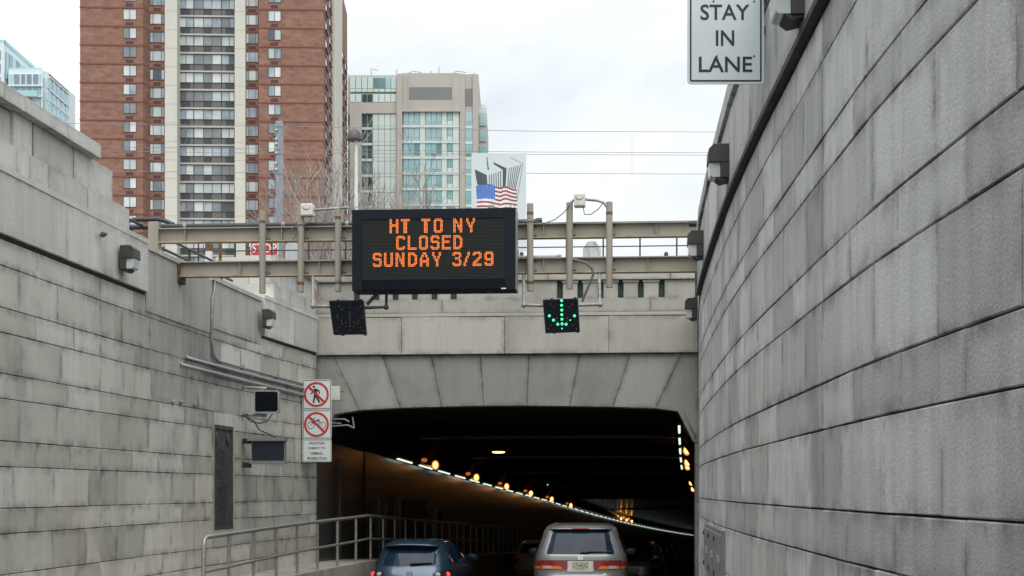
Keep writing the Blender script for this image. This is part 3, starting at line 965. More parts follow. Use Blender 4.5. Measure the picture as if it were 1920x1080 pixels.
# slotted panel course
zd1 = PO.z(950, 527)
m_ = MB(); PO.box(m_, u0, u1, zc1 - 0.01, zd1 + 0.01, 0.20, 0.45); m_.build('parapet_core', M['joint'], po)
slotsL = [663.5, 700, 736, 772, 809, 845]; slotsR = [1044.6, 1082.6, 1121, 1158.5, 1196.3, 1235]
sw = 10.6
solids = [(593.5, 663.5), (856, 1044.6), (1246, 1309.5)]
for a, b in solids:
    m_ = MB(); pstone(m_, PO, [(PO.u(a), zc1), (PO.u(b), zc1), (PO.u(b), zd1), (PO.u(a), zd1)], 0.02, 0.3, 0.002, 0.006); m_.build('stone', M['stone_portal'], po)
for S in (slotsL, slotsR):
    for i, a in enumerate(S):
        m_ = MB(); PO.box(m_, PO.u(a) - 0.01, PO.u(a + sw) + 0.01, zc1, zd1, 0.13, 0.16); 
        for q in range(5):
            uu = PO.u(a) + (q + 0.5) * (PO.u(a + sw) - PO.u(a)) / 5
            PO.box(m_, uu - 0.006, uu + 0.006, zc1, zd1, 0.10, 0.128)
        m_.build('slot_panel', M['green_slot'], po)
        if i < 5:
            b = S[i + 1]
            m_ = MB(); pstone(m_, PO, [(PO.u(a + sw), zc1), (PO.u(b), zc1), (PO.u(b), zd1 - 0.05), (PO.u(a + sw), zd1 - 0.05)], 0.02, 0.3, 0.0, 0.005)
            pstone(m_, PO, [(PO.u(a + sw) - 0.02, zd1 - 0.05), (PO.u(b) + 0.02, zd1 - 0.05), (PO.u(b) + 0.02, zd1), (PO.u(a + sw) - 0.02, zd1)], -0.005, 0.3, 0.0, 0.005)
            m_.build('baluster', M['stone_portal'], po)
ze1 = PO.z(950, 497)
for a, b in ((593.5, 790), (790, 1028), (1028, 1257), (1257, 1309.5)):
    m_ = MB(); pstone(m_, PO, [(PO.u(a), zd1 + 0.002), (PO.u(b), zd1 + 0.002), (PO.u(b), ze1), (PO.u(a), ze1)], -0.05, 0.6, 0.003, 0.008); m_.build('coping', M['stone_portal'], po)
m_ = MB(); PO.box(m_, u0, u1, PO.z(950, 666), zc1, 0.06, 0.6); m_.build('parapet_core', M['joint'], po)
m_ = MB()
m_.tube([PO.px(1306, 532, -0.16), PO.px(1306, 660, -0.16)], 0.022, 8); m_.build('drain_pipe', M['galv_dark'], po)

# ================================================================== TUNNEL
tn = thing('tunnel', 'dark road tunnel interior behind the portal lit by orange lamps', 'tunnel', TPt(1, 4, -2.5))
def tube_strip(mb, prof, t0, t1, step=4.0, mi=0):
    """prof: list of (off, dz) following the grade"""
    n = int((t1 - t0) / step); rows = []
    for i in range(n + 1):
        t = t0 + (t1 - t0) * i / n
        rows.append([TPt(t, o_, z_ + grade(t)) for o_, z_ in prof])
    k = len(prof)
    vv = [p for r in rows for p in r]; fs = []
    for i in range(n):
        for j in range(k - 1):
            fs.append((i * k + j, i * k + j + 1, (i + 1) * k + j + 1, (i + 1) * k + j))
    mb.add(vv, fs, mi)
zc = 1.80
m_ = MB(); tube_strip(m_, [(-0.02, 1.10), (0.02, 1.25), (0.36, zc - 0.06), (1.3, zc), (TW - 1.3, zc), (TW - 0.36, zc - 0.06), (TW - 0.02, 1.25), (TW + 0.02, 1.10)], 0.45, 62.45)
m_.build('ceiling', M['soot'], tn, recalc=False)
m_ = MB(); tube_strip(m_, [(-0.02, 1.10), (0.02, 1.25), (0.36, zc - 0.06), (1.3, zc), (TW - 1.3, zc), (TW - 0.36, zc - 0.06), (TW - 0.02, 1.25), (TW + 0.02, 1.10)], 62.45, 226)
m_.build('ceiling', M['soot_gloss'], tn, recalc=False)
for t in (9.5, 19.0, 30.0, 44.0, 62.0, 84.0):
    m_ = MB(); z = zc + grade(t)
    p = TPt(t, 0.5, z - 0.07); m_.obox(p, TPt(t, TW - 0.5, z - 0.07) - p, TPt(t + 0.25, 0.5, z - 0.07) - p, Vector((0, 0, 0.12))); m_.build('ceiling_rib', M['lampcan'], tn)
m_ = MB(); tube_strip(m_, [(-0.02, -2.9), (-0.02, 1.12)], -0.2, 5.4, 0.7); m_.build('steel_cladding', M['cladding'], tn, recalc=False)
m_ = MB(); tube_strip(m_, [(0.0, -2.9), (0.0, 1.12)], 4.9, 226); m_.build('tiled_wall', M['tile'], tn, recalc=False)
m_ = MB(); tube_strip(m_, [(-0.35, -3.2), (-0.35, 1.6), (0.25, 1.95)], 0.45, 226); m_.build('wall_backing', M['joint'], tn, recalc=False)
m_ = MB(); tube_strip(m_, [(TW, -2.9), (TW, 1.12)], 0.45, 226); m_.build('tiled_wall', M['tile'], tn, recalc=False)
m_ = MB(); m_.sheet([TPt(226, -1, -14), TPt(226, TW + 1, -14), TPt(226, TW + 1, -4), TPt(226, -1, -4)]); m_.build('far_bend', M['soot'], tn)
m_ = MB()
p = TPt(-0.25, -0.6, -3.2); m_.obox(p, TPt(-0.25, -0.03, -3.2) - p, TPt(0.9, -0.6, -3.2) - p, Vector((0, 0, 4.6)))
p = TPt(-0.55, TW + 0.02, -3.2); m_.obox(p, TPt(-0.55, TW + 0.7, -3.2) - p, TPt(0.9, TW + 0.02, -3.2) - p, Vector((0, 0, 4.6)))
m_.build('entrance_pier', M['joint'], tn)
# clad panel seams, service doors and niches on the left wall
for t in (2.2,):
    m_ = MB()
    p = TPt(t, -0.02, -1.5 + grade(t)); m_.obox(p, TPt(t, 0.012, p.z) - p, TPt(t + 0.03, -0.02, p.z) - p, Vector((0, 0, 2.3)))
    m_.build('seam_rib', M['cladding'], tn)
for t0_, t1_, zt, mat_ in ((9.4, 13.4, 0.05, 'alcove'), (15.4, 16.6, -0.1, 'alcove'), (24, 25.5, -0.6, 'alcove'), (33, 34.5, -0.9, 'alcove'), (6.6, 7.3, -0.1, 'cladding')):
    m_ = MB(); zz = -1.48 + grade(t0_)
    p = TPt(t0_, 0.006, zz); m_.obox(p, TPt(t1_, 0.006, zz) - p, TPt(t0_, 0.03, zz) - p, Vector((0, 0, zt + grade(t0_) - zz)))
    dd = m_.build('door', M[mat_], tn)
    m_ = MB(); zz2 = zt + grade(t0_)
    for ta, tb, za, zb2 in ((t0_ - 0.12, t0_, zz, zz2 + 0.12), (t1_, t1_ + 0.12, zz, zz2 + 0.12), (t0_, t1_, zz2, zz2 + 0.12)):
        p = TPt(ta, 0.004, za); m_.obox(p, TPt(tb, 0.004, za) - p, TPt(ta, 0.07, za) - p, Vector((0, 0, zb2 - za)))
    m_.build('frame', M['cladding'], dd)

# sodium lamps and fluorescent strips
def sodium(t, off, z, label, lit=True, side=1):
    c = TPt(t, off, z)
    th = thing('tunnel_lamp', label, 'lamp', c, 0, 'sodium lamps along the tunnel')
    f = (TPt(t - 0.3, off, z) - TPt(t, off, z)).normalized()
    m_ = MB(); m_.tube([c - f * 0.30, c - f * 0.05, c + f * 0.02], [0.09, 0.125, 0.135], 12); m_.build('lamp_can', M['lampcan'], th)
    m_ = MB(); m_.ball(c + f * 0.05, (0.070, 0.05, 0.095), 12, 8); m_.build('bulb', M['sodium'], th)
    m_ = MB(); m_.ball(c + f * 0.022, (0.110, 0.02, 0.14), 14, 8); m_.build('reflector', M['sodium_rim'], th)  # the bulb's glow on the reflector is put in as emission
    q = TPt(t - 1.5, off - side * 0.08, z + 0.12); m_ = MB(); m_.ball(q, (0.09, 0.03, 0.06), 10, 6); m_.build('painted_glint', M['sodium_dim'], th)  # painted glint: added emissive ball in place of the lamp's reflection
    m_ = MB(); q = TPt(t, off - side * 0.35, z + 0.1); m_.tube([c + Vector((0, 0, 0.1)), q], 0.02, 6); m_.build('bracket', M['lampcan'], th)
    return c
LAMPS = [13.6, 22.3, 30.8, 39.4, 48.5, 58.5]
ordn = ['nearest', 'second', 'third', 'fourth', 'fifth', 'sixth']
def lampz(t): return 0.76 - 0.47 * 0 + grade(t) - grade(13.6)
LT = bpy.data.lights
for i, t in enumerate(LAMPS):
    c = sodium(t, 0.30, lampz(t), '%s glowing orange lamp from the portal along the left tunnel wall' % ordn[i])
    if i < 5:
        l = LT.new('sodium_light', 'POINT'); l.energy = (0.55, 0.9, 1.2, 1.2, 1.2)[i]; l.color = (1.0, 0.40, 0.10); l.shadow_soft_size = 0.15
        lo = bpy.data.objects.new('sodium_light', l); COL.objects.link(lo); lo.location = TPt(t - 0.55, 0.50, lampz(t) - 0.05)
for j, (t, lab) in enumerate(((95, 'orange lamp of the distant cluster above the van roof'), (100, 'middle orange lamp of the distant cluster above the van'), (105, 'farthest orange lamp of the distant cluster above the van'))):
    sodium(t, 0.30, lampz(t) + 0.1, lab)
for j, t in enumerate((12.0, 18.0, 20.5, 36.0, 42.0)):
    c = sodium(t, TW - 0.22, (1.13, .90, .82, .35, .08)[j], '%s glowing orange lamp from the portal along the right tunnel wall' % ordn[j], side=-1)
    if j in (0, 2):
        l = LT.new('sodium_light', 'POINT'); l.energy = 2.0; l.color = (1.0, 0.40, 0.10); l.shadow_soft_size = 0.15
        lo = bpy.data.objects.new('sodium_light', l); COL.objects.link(lo); lo.location = TPt(t - 0.5, TW - 0.5, lampz(t))
# flush glowing disc on the ceiling
c = TPt(15.5, 1.95, zc + grade(15.5) - 0.03)
th = thing('ceiling_glow_disc', 'flat orange disc glowing alone on the tunnel ceiling', 'lamp', c)
m_ = MB(); m_.tube([c + Vector((0, 0, 0.05)), c + Vector((0, 0, -0.03))], [0.30, 0.24], 16); m_.build('housing', M['lampcan'], th)
m_ = MB(); m_.ball(c + Vector((0, 0, -0.05)), (0.20, 0.20, 0.035), 14, 8); m_.build('bulb', M['sodium'], th)
l = LT.new('sodium_light', 'POINT'); l.energy = 0.9; l.color = (1.0, 0.40, 0.10); l.shadow_soft_size = 0.08
lo = bpy.data.objects.new('sodium_light', l); COL.objects.link(lo); lo.location = c + Vector((0, 0, -0.16))

p = TPt(33, 2.0, 0.25)
c = Vector((1.86 * 65.2 / 80, 65.2, 0.25))
th = thing('tunnel_signal', 'tiny green signal light hanging deep in the tunnel', 'signal', c)
m_ = MB(); m_.box(c + Vector((0, 0.06, 0)), (0.30, 0.1, 0.30)); m_.build('housing', M['lampcan'], th)
m_ = MB(); m_.ball(c, (0.03, 0.02, 0.03), 8, 6); m_.build('green_lamp', M['led_green'], th)
m_ = MB(); m_.tube([c + Vector((0, .06, .15)), c + Vector((0, .06, .5))], 0.02, 6); m_.build('hanger', M['lampcan'], th)
def strip(t, off, z, grp, lab, ln=2.5):
    a = TPt(t, off, z); b = TPt(t + ln, off, z + grade(t + ln) - grade(t))
    th = thing('tube_light', lab, 'light strip', a, 0, grp)
    m_ = MB(); m_.tube([a, b], 0.029, 8); m_.build('tube', M['fluor'], th)
    m_ = MB(); up = Vector((0, 0, 0.045)); m_.tube([a + up, b + up], 0.04, 6); m_.build('batten', M['lampcan'], th)
ORD = 'nearest second third fourth fifth sixth seventh eighth ninth tenth eleventh twelfth thirteenth fourteenth fifteenth'.split()
t = 8.3; k = 0
while t < 182:
    strip(t, 0.16, lampz(t) - 0.10, 'fluorescent strips along the left tunnel wall', ORD[k] + ' white fluorescent strip from the portal on the left tunnel wall'
          if k < len(ORD) else 'far white fluorescent strip in the long row along the left tunnel wall', 2.1)
    t += 3.35; k += 1
t = 4.2; k = 0
while t < 19:
    strip(t, TW - 0.41, 1.50 - 0.052 * (t - 4.2), 'fluorescent strips along the right tunnel wall', ORD[k] + ' white fluorescent strip from the portal on the right tunnel wall', 2.2)
    t += 3.35; k += 1
# ================================================================== SIGN GANTRY
GA = VP((-5.15, 23.8), (7.98, -0.6))
ga = thing('sign_gantry', 'beige steel gantry of two beams and upright tubes crossing above the road', 'gantry', GA.P(0, 3.3))
def ibeam(name, u0, u1, z0, z1, r):
    m_ = MB()
    GA.box(m_, u0, u1, z0 + 0.018, z1 - 0.018, r - 0.010, r + 0.010)
    GA.box(m_, u0, u1, z0, z0 + 0.018, r - 0.085, r + 0.085, 1)
    GA.box(m_, u0, u1, z1 - 0.018, z1, r - 0.085, r + 0.085, 0)
    return m_.build(name, [M['beam'], M['beam_edge']], ga)
b1 = ibeam('beam', GA.u(337) + 0.01, GA.u(1307), 3.302, 3.54, 0)
b2 = ibeam('beam', GA.u(300), GA.u(1321), 3.835, 4.06, 0)
for bm_, z0, z1, xs in ((b1, 3.32, 3.522, (452, 600, 1020, 1215)), (b2, 3.853, 4.042, (349, 530, 1020, 1230))):
    for x in xs:
        m_ = MB(); u = GA.u(x); GA.box(m_, u - 0.005, u + 0.005, z0, z1, -0.07, -0.0105); m_.build('stiffener', M['beam'], bm_)
m_ = MB(); GA.box(m_, GA.u(281), GA.u(300), 3.5, 4.16, -0.10, 0.10); m_.build('end_post', M['beam'], ga, bevel=0.008)
m_ = MB(); GA.box(m_, GA.u(334), GA.u(339), 3.24, 3.56, -0.14, 0.14); m_.build('end_plate', M['rust'], ga)
m_ = MB(); GA.box(m_, GA.u(337), GA.u(345), 3.20, 3.30, -0.09, 0.09); m_.build('bearing_pad', M['rubber'], ga)
tubes = [(492, 395, 550), (564, 388, 548), (634, 392, 547), (705, 388.5, 540), (777, 387.5, 540), (848, 386.5, 538), (921, 385.5, 538), (994, 382, 546), (1068, 380, 542), (1142.5, 379, 539)]
for x, ya, yb in tubes:
    r = -0.145; u = GA.u(x, r)
    za, zb_ = GA.z(x, ya, r), GA.z(x, yb, r)
    m_ = MB(); m_.tube([GA.P(u, zb_, r), GA.P(u, za, r)], 0.050, 12)
    t_ = m_.build('upright_tube', M['beam'], ga)
    for zz, hh in ((zb_ + 0.11 + random.uniform(-.02, .02), 0.05), (za - random.uniform(0.12, 0.2), 0.045)):
        m_ = MB(); m_.tube([GA.P(u, zz, r), GA.P(u, zz + hh, r)], 0.0512, 12, cap=False)
        if random.random() < 0.75: m_.build('rust_patch', M['rust'], t_)
    for zz in (3.42, 3.95):
        m_ = MB(); GA.box(m_, u - 0.045, u + 0.045, zz - 0.06, zz + 0.06, -0.10, -0.012); m_.build('clamp', M['beam'], t_)

# black pipes lying on the upper beam
pp = thing('cable_pipe', 'long black cable pipe lying along the top of the upper gantry beam', 'pipe', GA.P(2, 4.1))
m_ = MB(); m_.tube([GA.px(238, 426, 0.10), GA.P(GA.u(330), 4.105, 0.06), GA.P(GA.u(700), 4.105, 0.06), GA.P(GA.u(1010), 4.105, 0.06)], 0.041, 10); m_.build('pipe', M['pipe_black'], pp)
for x in (345, 530, 650):
    m_ = MB(); m_.tube([GA.P(GA.u(x) - 0.025, 4.105, 0.06), GA.P(GA.u(x) + 0.025, 4.105, 0.06)], 0.052, 10); m_.build('collar', M['galv_dark'], pp)
m_ = MB(); m_.tube([GA.P(GA.u(1004), 4.105, 0.06), GA.P(GA.u(1016), 4.11, 0.06)], 0.055, 10); m_.build('end_cap', M['trim'], pp)
pp = thing('cable_pipe', 'short bent black pipe above the left gantry end post', 'pipe', GA.px(270, 415, 0.2))
m_ = MB(); m_.tube([GA.px(246, 412, 0.22), GA.px(296, 411, 0.22), GA.px(309, 414, 0.2), GA.px(325, 421, 0.15)], 0.036, 10); m_.build('pipe', M['pipe_black'], pp)
m_ = MB(); m_.tube([GA.px(238, 412, 0.22), GA.px(248, 412, 0.22)], 0.046, 10); m_.build('coupling', M['galv'], pp)

pp = thing('cable_pipe', 'thin grey cable pipe lying on the lower gantry beam right of the message sign', 'pipe', GA.px(1000, 483, 0))
m_ = MB(); m_.tube([GA.P(GA.u(940), 3.565, 0.03), GA.P(GA.u(1046), 3.565, 0.03)], 0.020, 8); m_.build('pipe', M['galv'], pp)
m_ = MB(); m_.tube([GA.P(GA.u(1044), 3.565, 0.03), GA.P(GA.u(1052), 3.565, 0.03)], 0.030, 8); m_.build('coupling', M['galv_dark'], pp)
# bolts on both beams
bb = MB()
for x, ya, yb in tubes:
    u = GA.u(x, -0.145)
    for zz in (3.35, 3.49, 3.88, 4.02):
        for du in (0.065, 0.082):
            p = GA.P(u + du, zz, -0.012); bb.ball(p, (0.012, 0.010, 0.012), 6, 4)
o = bb.build('bolts', M['rust'], ga); o['kind'] = 'stuff'
# detector boxes on top of the tubes
def detector(bx0, by0, bx1, by1, arm, cables, label):
    r = -0.16
    c = GA.px((bx0 + bx1) / 2, (by0 + by1) / 2, r)
    th = thing('detector_box', label, 'detector', c)
    m_ = MB(); GA.rect(m_, bx0, bx1, by0, by1, r - 0.10, r + 0.10); h_ = m_.build('housing', M['offwhite'], th, bevel=0.018)
    m_ = MB(); cc = GA.px((bx0 + bx1) / 2, (by0 + by1) / 2 - 5, r - 0.104)
    arc = [cc + Vector((0.055 * math.cos(a), 0, 0.04 * math.sin(a))) for a in [math.pi + math.pi * k / 8 for k in range(9)]]
    m_.tube(arc, 0.005, 5); m_.build('lid_rim', M['cable'], h_)
    m_ = MB(); m_.tube([GA.px(*a, r) for a in arm], 0.020, 8); m_.build('arm', M['galv_dark'], th)
    for cb in cables:
        m_ = MB(); m_.tube([GA.px(*a, r - 0.04) for a in cb], 0.008, 6); m_.build('cable', M['cable'], th)
detector(563, 381, 586, 404, [(586, 394), (612, 392), (655, 389)],
         [[(580, 404), (584, 412), (574, 420), (558, 421), (548, 428), (543, 437), (554, 439), (560, 433), (552, 445), (549, 452)]],
         'off white detector box on the second gantry tube from the left')
detector(1076, 362, 1097, 386, [(1066, 384), (1076, 375), (1098, 374), (1120, 376), (1132, 380), (1137, 387)],
         [[(1068, 384), (1058, 398), (1040, 412), (1020, 419), (998, 414), (980, 416)], [(1093, 386), (1096, 402), (1108, 402), (1122, 392), (1130, 381)]],
         'off white detector box between the two rightmost gantry tubes')

# ------------------------------------------------------------------ message sign
RF = -0.75
vm = thing('message_sign', 'large black electronic message sign with glowing amber dot lettering on the gantry', 'message sign', GA.px(813, 544, RF))
su0, su1 = GA.u(660, RF), GA.u(966.5, RF); sz0, sz1 = GA.z(813, 543.5, RF), GA.z(813, 391.5, RF)
m_ = MB(); GA.box(m_, su0, su1, sz0, sz1, RF + 0.03, -0.24); m_.build('cabinet', M['sign_black'], vm, bevel=0.006)
iu0, iu1 = GA.u(678, RF), GA.u(947, RF)
iz1 = sz1 - 18.0 * 0.00795; iz0 = sz0 + 19.5 * 0.00795
m_ = MB()
GA.box(m_, su0, iu0, sz0, sz1, RF, RF + 0.028); GA.box(m_, iu1, su1, sz0, sz1, RF, RF + 0.028)
GA.box(m_, iu0 + 0.001, iu1 - 0.001, iz1, sz1, RF, RF + 0.028)
m_.build('front_frame', M['sign_black'], vm)
m_ = MB(); GA.box(m_, iu0, iu1, iz0, iz1, RF + 0.022, RF + 0.029); m_.build('led_matrix', M['sign_face'], vm)
m_ = MB(); nsl = 44
for i in range(nsl):
    z = iz0 + (i + 0.5) * (iz1 - iz0) / nsl
    GA.box(m_, iu0 + 0.003, iu1 - 0.003, z - 0.0045, z + 0.0045, RF + 0.012, RF + 0.0215)
o = m_.build('louvre_slats', M['sign_slat'], vm); o['kind'] = 'stuff'
npn = 7
for i in range(npn):
    a = iu0 + i * (iu1 - iu0) / npn + 0.008; b = iu0 + (i + 1) * (iu1 - iu0) / npn - 0.008
    m_ = MB(); GA.box(m_, a, b, sz0 + 0.012, iz0 - 0.006, RF + 0.004, RF + 0.028); m_.build('lower_panel', M['sign_glass'], vm)
m_ = MB(); GA.box(m_, iu0, iu1, sz0, iz0, RF + 0.0285, RF + 0.0298); m_.build('panel_backing', M['sign_slat'], vm)
m_ = MB(); GA.box(m_, su1 + 0.001, su1 + 0.004, sz0, sz1, RF + 0.01, -0.26); m_.build('side_trim', M['galv_dark'], vm)
for u in (su0 + 0.06, su1 - 0.05):
    m_ = MB(); c = GA.P(u, sz1 + 0.035, RF + 0.1)
    m_.tube([c + Vector((0.03 * math.cos(a), 0, 0.035 * math.sin(a))) for a in [2 * math.pi * k / 12 for k in range(13)]], 0.008, 6); m_.build('lifting_eye', M['galv_dark'], vm)
for u in (su0 + 0.35, su1 - 0.4):
    m_ = MB(); GA.box(m_, u - 0.04, u + 0.04, sz0 - 0.025, sz0, RF + 0.1, RF + 0.2); m_.build('drain_foot', M['trim'], vm)
    m_ = MB(); GA.box(m_, u - 0.05, u + 0.05, 3.34, 4.0, -0.238, -0.15); m_.build('hanger', M['beam'], vm)
m_ = MB(); GA.box(m_, su1 - 0.21, su1 - 0.14, sz0 + 0.003, sz0 + 0.020, RF - 0.004, RF - 0.001); m_.build('sticker', M['signwhite'], vm)

G = {}
def glyph(ch, s): G[ch] = s.split()
glyph('H', '11...11 11...11 11...11 11...11 1111111 1111111 11...11 11...11 11...11 11...11 11...11')
glyph('T', '1111111 1111111 ..111.. ..111.. ..111.. ..111.. ..111.. ..111.. ..111.. ..111.. ..111..')
glyph('O', '.11111. 1111111 11...11 11...11 11...11 11...11 11...11 11...11 11...11 1111111 .11111.')
glyph('N', '11...11 111..11 111..11 1111.11 11.1.11 11.1111 11.1111 11..111 11..111 11...11 11...11')
glyph('Y', '11...11 11...11 11...11 .11.11. .11.11. ..111.. ..111.. ...11.. ...11.. ...11.. ...11..')
glyph('C', '.11111. 1111111 11...11 11..... 11..... 11..... 11..... 11..... 11...11 1111111 .11111.')
glyph('L', '11..... 11..... 11..... 11..... 11..... 11..... 11..... 11..... 11..... 1111111 1111111')
glyph('S', '.11111. 1111111 11...11 11..... 111111. .111111 .....11 .....11 11...11 1111111 .11111.')
glyph('E', '1111111 1111111 11..... 11..... 111111. 111111. 11..... 11..... 11..... 1111111 1111111')
glyph('D', '11111.. 111111. 11..111 11...11 11...11 11...11 11...11 11...11 11..111 111111. 11111..')
glyph('U', '11...11 11...11 11...11 11...11 11...11 11...11 11...11 11...11 11...11 1111111 .11111.')
glyph('A', '..111.. ..111.. .11.11. .11.11. 11...11 11...11 1111111 1111111 11...11 11...11 11...11')
glyph('3', '.11111. 1111111 11...11 .....11 ..1111. ..1111. .....11 .....11 11...11 1111111 .11111.')
glyph('/', '....11. ....11. ....11. ...11.. ...11.. ..11... ..11... ..11... .11.... .11.... .11....')
glyph('2', '.11111. 1111111 11...11 .....11 ....111 ...111. ..111.. .111... 111.... 1111111 1111111')
glyph('9', '.11111. 1111111 11...11 11...11 11...11 1111111 .111111 .....11 11...11 1111111 .11111.')
lines = [(178.5, 878, [('H', 540), ('T', 628), ('T', 788), ('O', 885), ('N', 1037), ('Y', 1137)]),
         (310, 850, [('C', 592), ('L', 682), ('O', 770), ('S', 860), ('E', 948), ('D', 1038)]),
         (440.5, 880, [('S', 410), ('U', 497), ('N', 587), ('D', 685), ('A', 777), ('Y', 872), ('3', 1030), ('/', 1107), ('2', 1188), ('9', 1280)])]
for yc, xm, chars in lines:
    m_ = MB()
    zc_ = GA.z(600 + xm / 4.155, 380 + yc / 4.155, RF)
    pit = 0.01887 * 1.03
    for ch, x in chars:
        uL = GA.u(600 + (x + 5) / 4.155, RF)
        for j, row in enumerate(G[ch]):
            for i, q in enumerate(row):
                if q != '1': continue
                u = uL + i * pit; z = zc_ + (5 - j) * pit
                c = [GA.P(u + dx * 0.0071, z + dz * 0.0071, RF + 0.009) for dx, dz in ((-1, -.4), (-.4, -1), (.4, -1), (1, -.4), (1, .4), (.4, 1), (-.4, 1), (-1, .4))]
                m_.sheet(c)
    o = m_.build('lettering', M['led'], vm); o['kind'] = 'stuff'

# ------------------------------------------------------------------ lane signals
def signal(corners, dots, pipes, cables, label, conv, side=None):
    r = -0.62
    tl, trr, brr, bl = [GA.px(x, y, r) for x, y in corners]
    th = thing('lane_signal', label, 'lane signal', (bl + brr) / 2)
    back = GA.N(0.13)
    m_ = MB(); m_.prism([tl, trr, brr, bl], back); m_.build('housing', M['sign_black'], th, bevel=0.004)
    ex = (trr - tl); ez = (tl - bl); c0 = bl - GA.N(0.003)
    def fp(a, b): return c0 + ex * a + ez * b
    m_ = MB(); m_.sheet([fp(.04, .04), fp(.96, .04), fp(.96, .96), fp(.04, .96)]); m_.build('face', M['sign_glass'], th)
    for px_, py_, kind, rad in dots:
        p = GA.px(*conv(px_, py_), r - 0.006)
        m_ = MB(); m_.ball(p, (rad, 0.006, rad), 10, 6)
        m_.build('led_lamp', M['led_green'] if kind else M['led_off'], th)
    for q in (0.22, 0.88):
        for b in (-0.035, 1.0):
            m_ = MB(); p = fp(q, b) + GA.N(0.03); m_.obox(p, ex * 0.07, GA.N(0.05), Vector((0, 0, 0.02)), 0); m_.build('hinge_lug', M['trim'], th)
    for pts in pipes:
        mm = 'galv_dark' if pts[0] != 'k' else 'pipe_black'
        pts = [p for p in pts if p != 'k']
        q = [GA.px(x, y, r + 0.065 + (rr if len(pp_) > 2 else 0)) for pp_ in pts for x, y, rr in [(pp_[0], pp_[1], pp_[2] if len(pp_) > 2 else 0)]]
        m_ = MB(); m_.tube(q, 0.026, 10); f_ = m_.build('pipe_bracket', M[mm], th)
        for p in q[1:-1]:
            m_ = MB(); m_.ball(p, 0.042, 10, 8); m_.build('elbow', M[mm], f_)
    for pts in cables:
        m_ = MB(); m_.tube([GA.px(x, y, r + 0.12 + 0.02 * i) for i, (x, y) in enumerate(pts)], 0.020, 8); m_.build('conduit', M['cable'], th)

cR = lambda x, y: (980 + x / 3.6, 340 + y / 3.6)
gd = [(263, 805), (263, 837), (264, 869), (264, 900), (265, 931), (266, 962), (180, 908), (208, 937), (237, 965), (350, 908), (293, 965)]
dots = [(x, y, 1, 0.0205) for x, y in gd] + [(321, 937, 1, 0.010), (266, 994, 1, 0.011)]
dots += [(x, y, 0, 0.010) for x, y in [(190, 830), (335, 832), (212, 852), (315, 850), (232, 925), (300, 925), (232, 948), (300, 948), (192, 972), (340, 972), (174, 995), (362, 995)]]
signal([(1017.5, 562), (1083.5, 559), (1087, 621), (1022.5, 623.5)], dots, [[(982, 509, 0.55), (982, 572), (1020, 573)], [(1085, 572), (1125, 571), (1124, 509, 0.55)]],
       [[(1074, 486), (1099, 493), (1110.5, 504), (1112, 516), (1102, 540), (1091, 566)]], 'black lane signal showing a lit green down arrow below the gantry', cR)
cL = lambda x, y: (600 + x / 4.155, 380 + y / 4.155)
ld = [(232, 820), (232, 855), (232, 875), (232, 892), (232, 908), (233, 925), (233, 945), (234, 965), (234, 997), (135, 882), (138, 902), (168, 917), (168, 935), (172, 948), (200, 935),
      (200, 965), (152, 973), (128, 998), (330, 882), (330, 902), (300, 917), (298, 935), (294, 948), (268, 935), (266, 965), (315, 973), (340, 998), (172, 830), (290, 830), (150, 808), (315, 808)]
signal([(616.5, 563.5), (680.5, 562.5), (686, 625.5), (625, 627)], [(x, y, 0, 0.0095) for x, y in ld],
       [[(587, 518, 0.5), (587, 574), (624, 575)], ['k', (684, 577), (724, 576), (725, 543, -0.02)], ['k', (688, 571), (711, 546, -0.02)]], [],
       'black lane signal with all its dots unlit below the left end of the message sign', cL)

# ================================================================== WALL LAMPS
def make_wall_lamp():
    th = thing('wall_lamp', '', 'wall lamp')
    def side_prism(name, prof, y0, y1, mat, bev=0.0, par=None):
        m_ = MB(); m_.prism([(x, y0, z) for x, z in prof], (0, y1 - y0, 0)); return m_.build(name, mat, par or th, origin=(0, 0, 0), bevel=bev)
    hs = side_prism('housing', [(0, -0.17), (0.0, 0.205), (0.155, 0.205), (0.205, 0.150), (0.212, 0.005), (0.085, 0.005), (0.085, -0.17)], -0.15, 0.15, M['bronze_dk'], 0.006)
    side_prism('bottom_lip', [(0, -0.172), (0.088, -0.172), (0.135, -0.165), (0.085, -0.205), (0.0, -0.185)], -0.13, 0.13, M['bronze_dk'], 0.003)
    side_prism('lens', [(0.087, -0.160), (0.087, 0.002), (0.203, 0.002), (0.190, -0.135), (0.165, -0.160)], -0.125, 0.125, M['lens'], 0.004)
    m_ = MB()
    for k in range(9):
        y = -0.115 + k * 0.0287
        m_.obox((0.176, y - 0.003, -0.150), (0.012, 0, 0), (0, 0.006, 0), (0.012, 0, 0.148))
    m_.build('lens_ribs', M['lens'], th, origin=(0, 0, 0))
    m_ = MB(); m_.obox((-0.004, -0.155, 0.0), (0.16, 0, 0), (0, 0.31, 0), (0, 0, 0.012)); m_.build('seam', M['trim'], th, origin=(0, 0, 0))
    m_ = MB(); m_.tube([(0.05, 0, 0.2), (0.05, 0, 0.232)], 0.016, 8); m_.build('photocell', M['trim'], th, origin=(0, 0, 0))
    return th
lamp0 = make_wall_lamp(); first = True
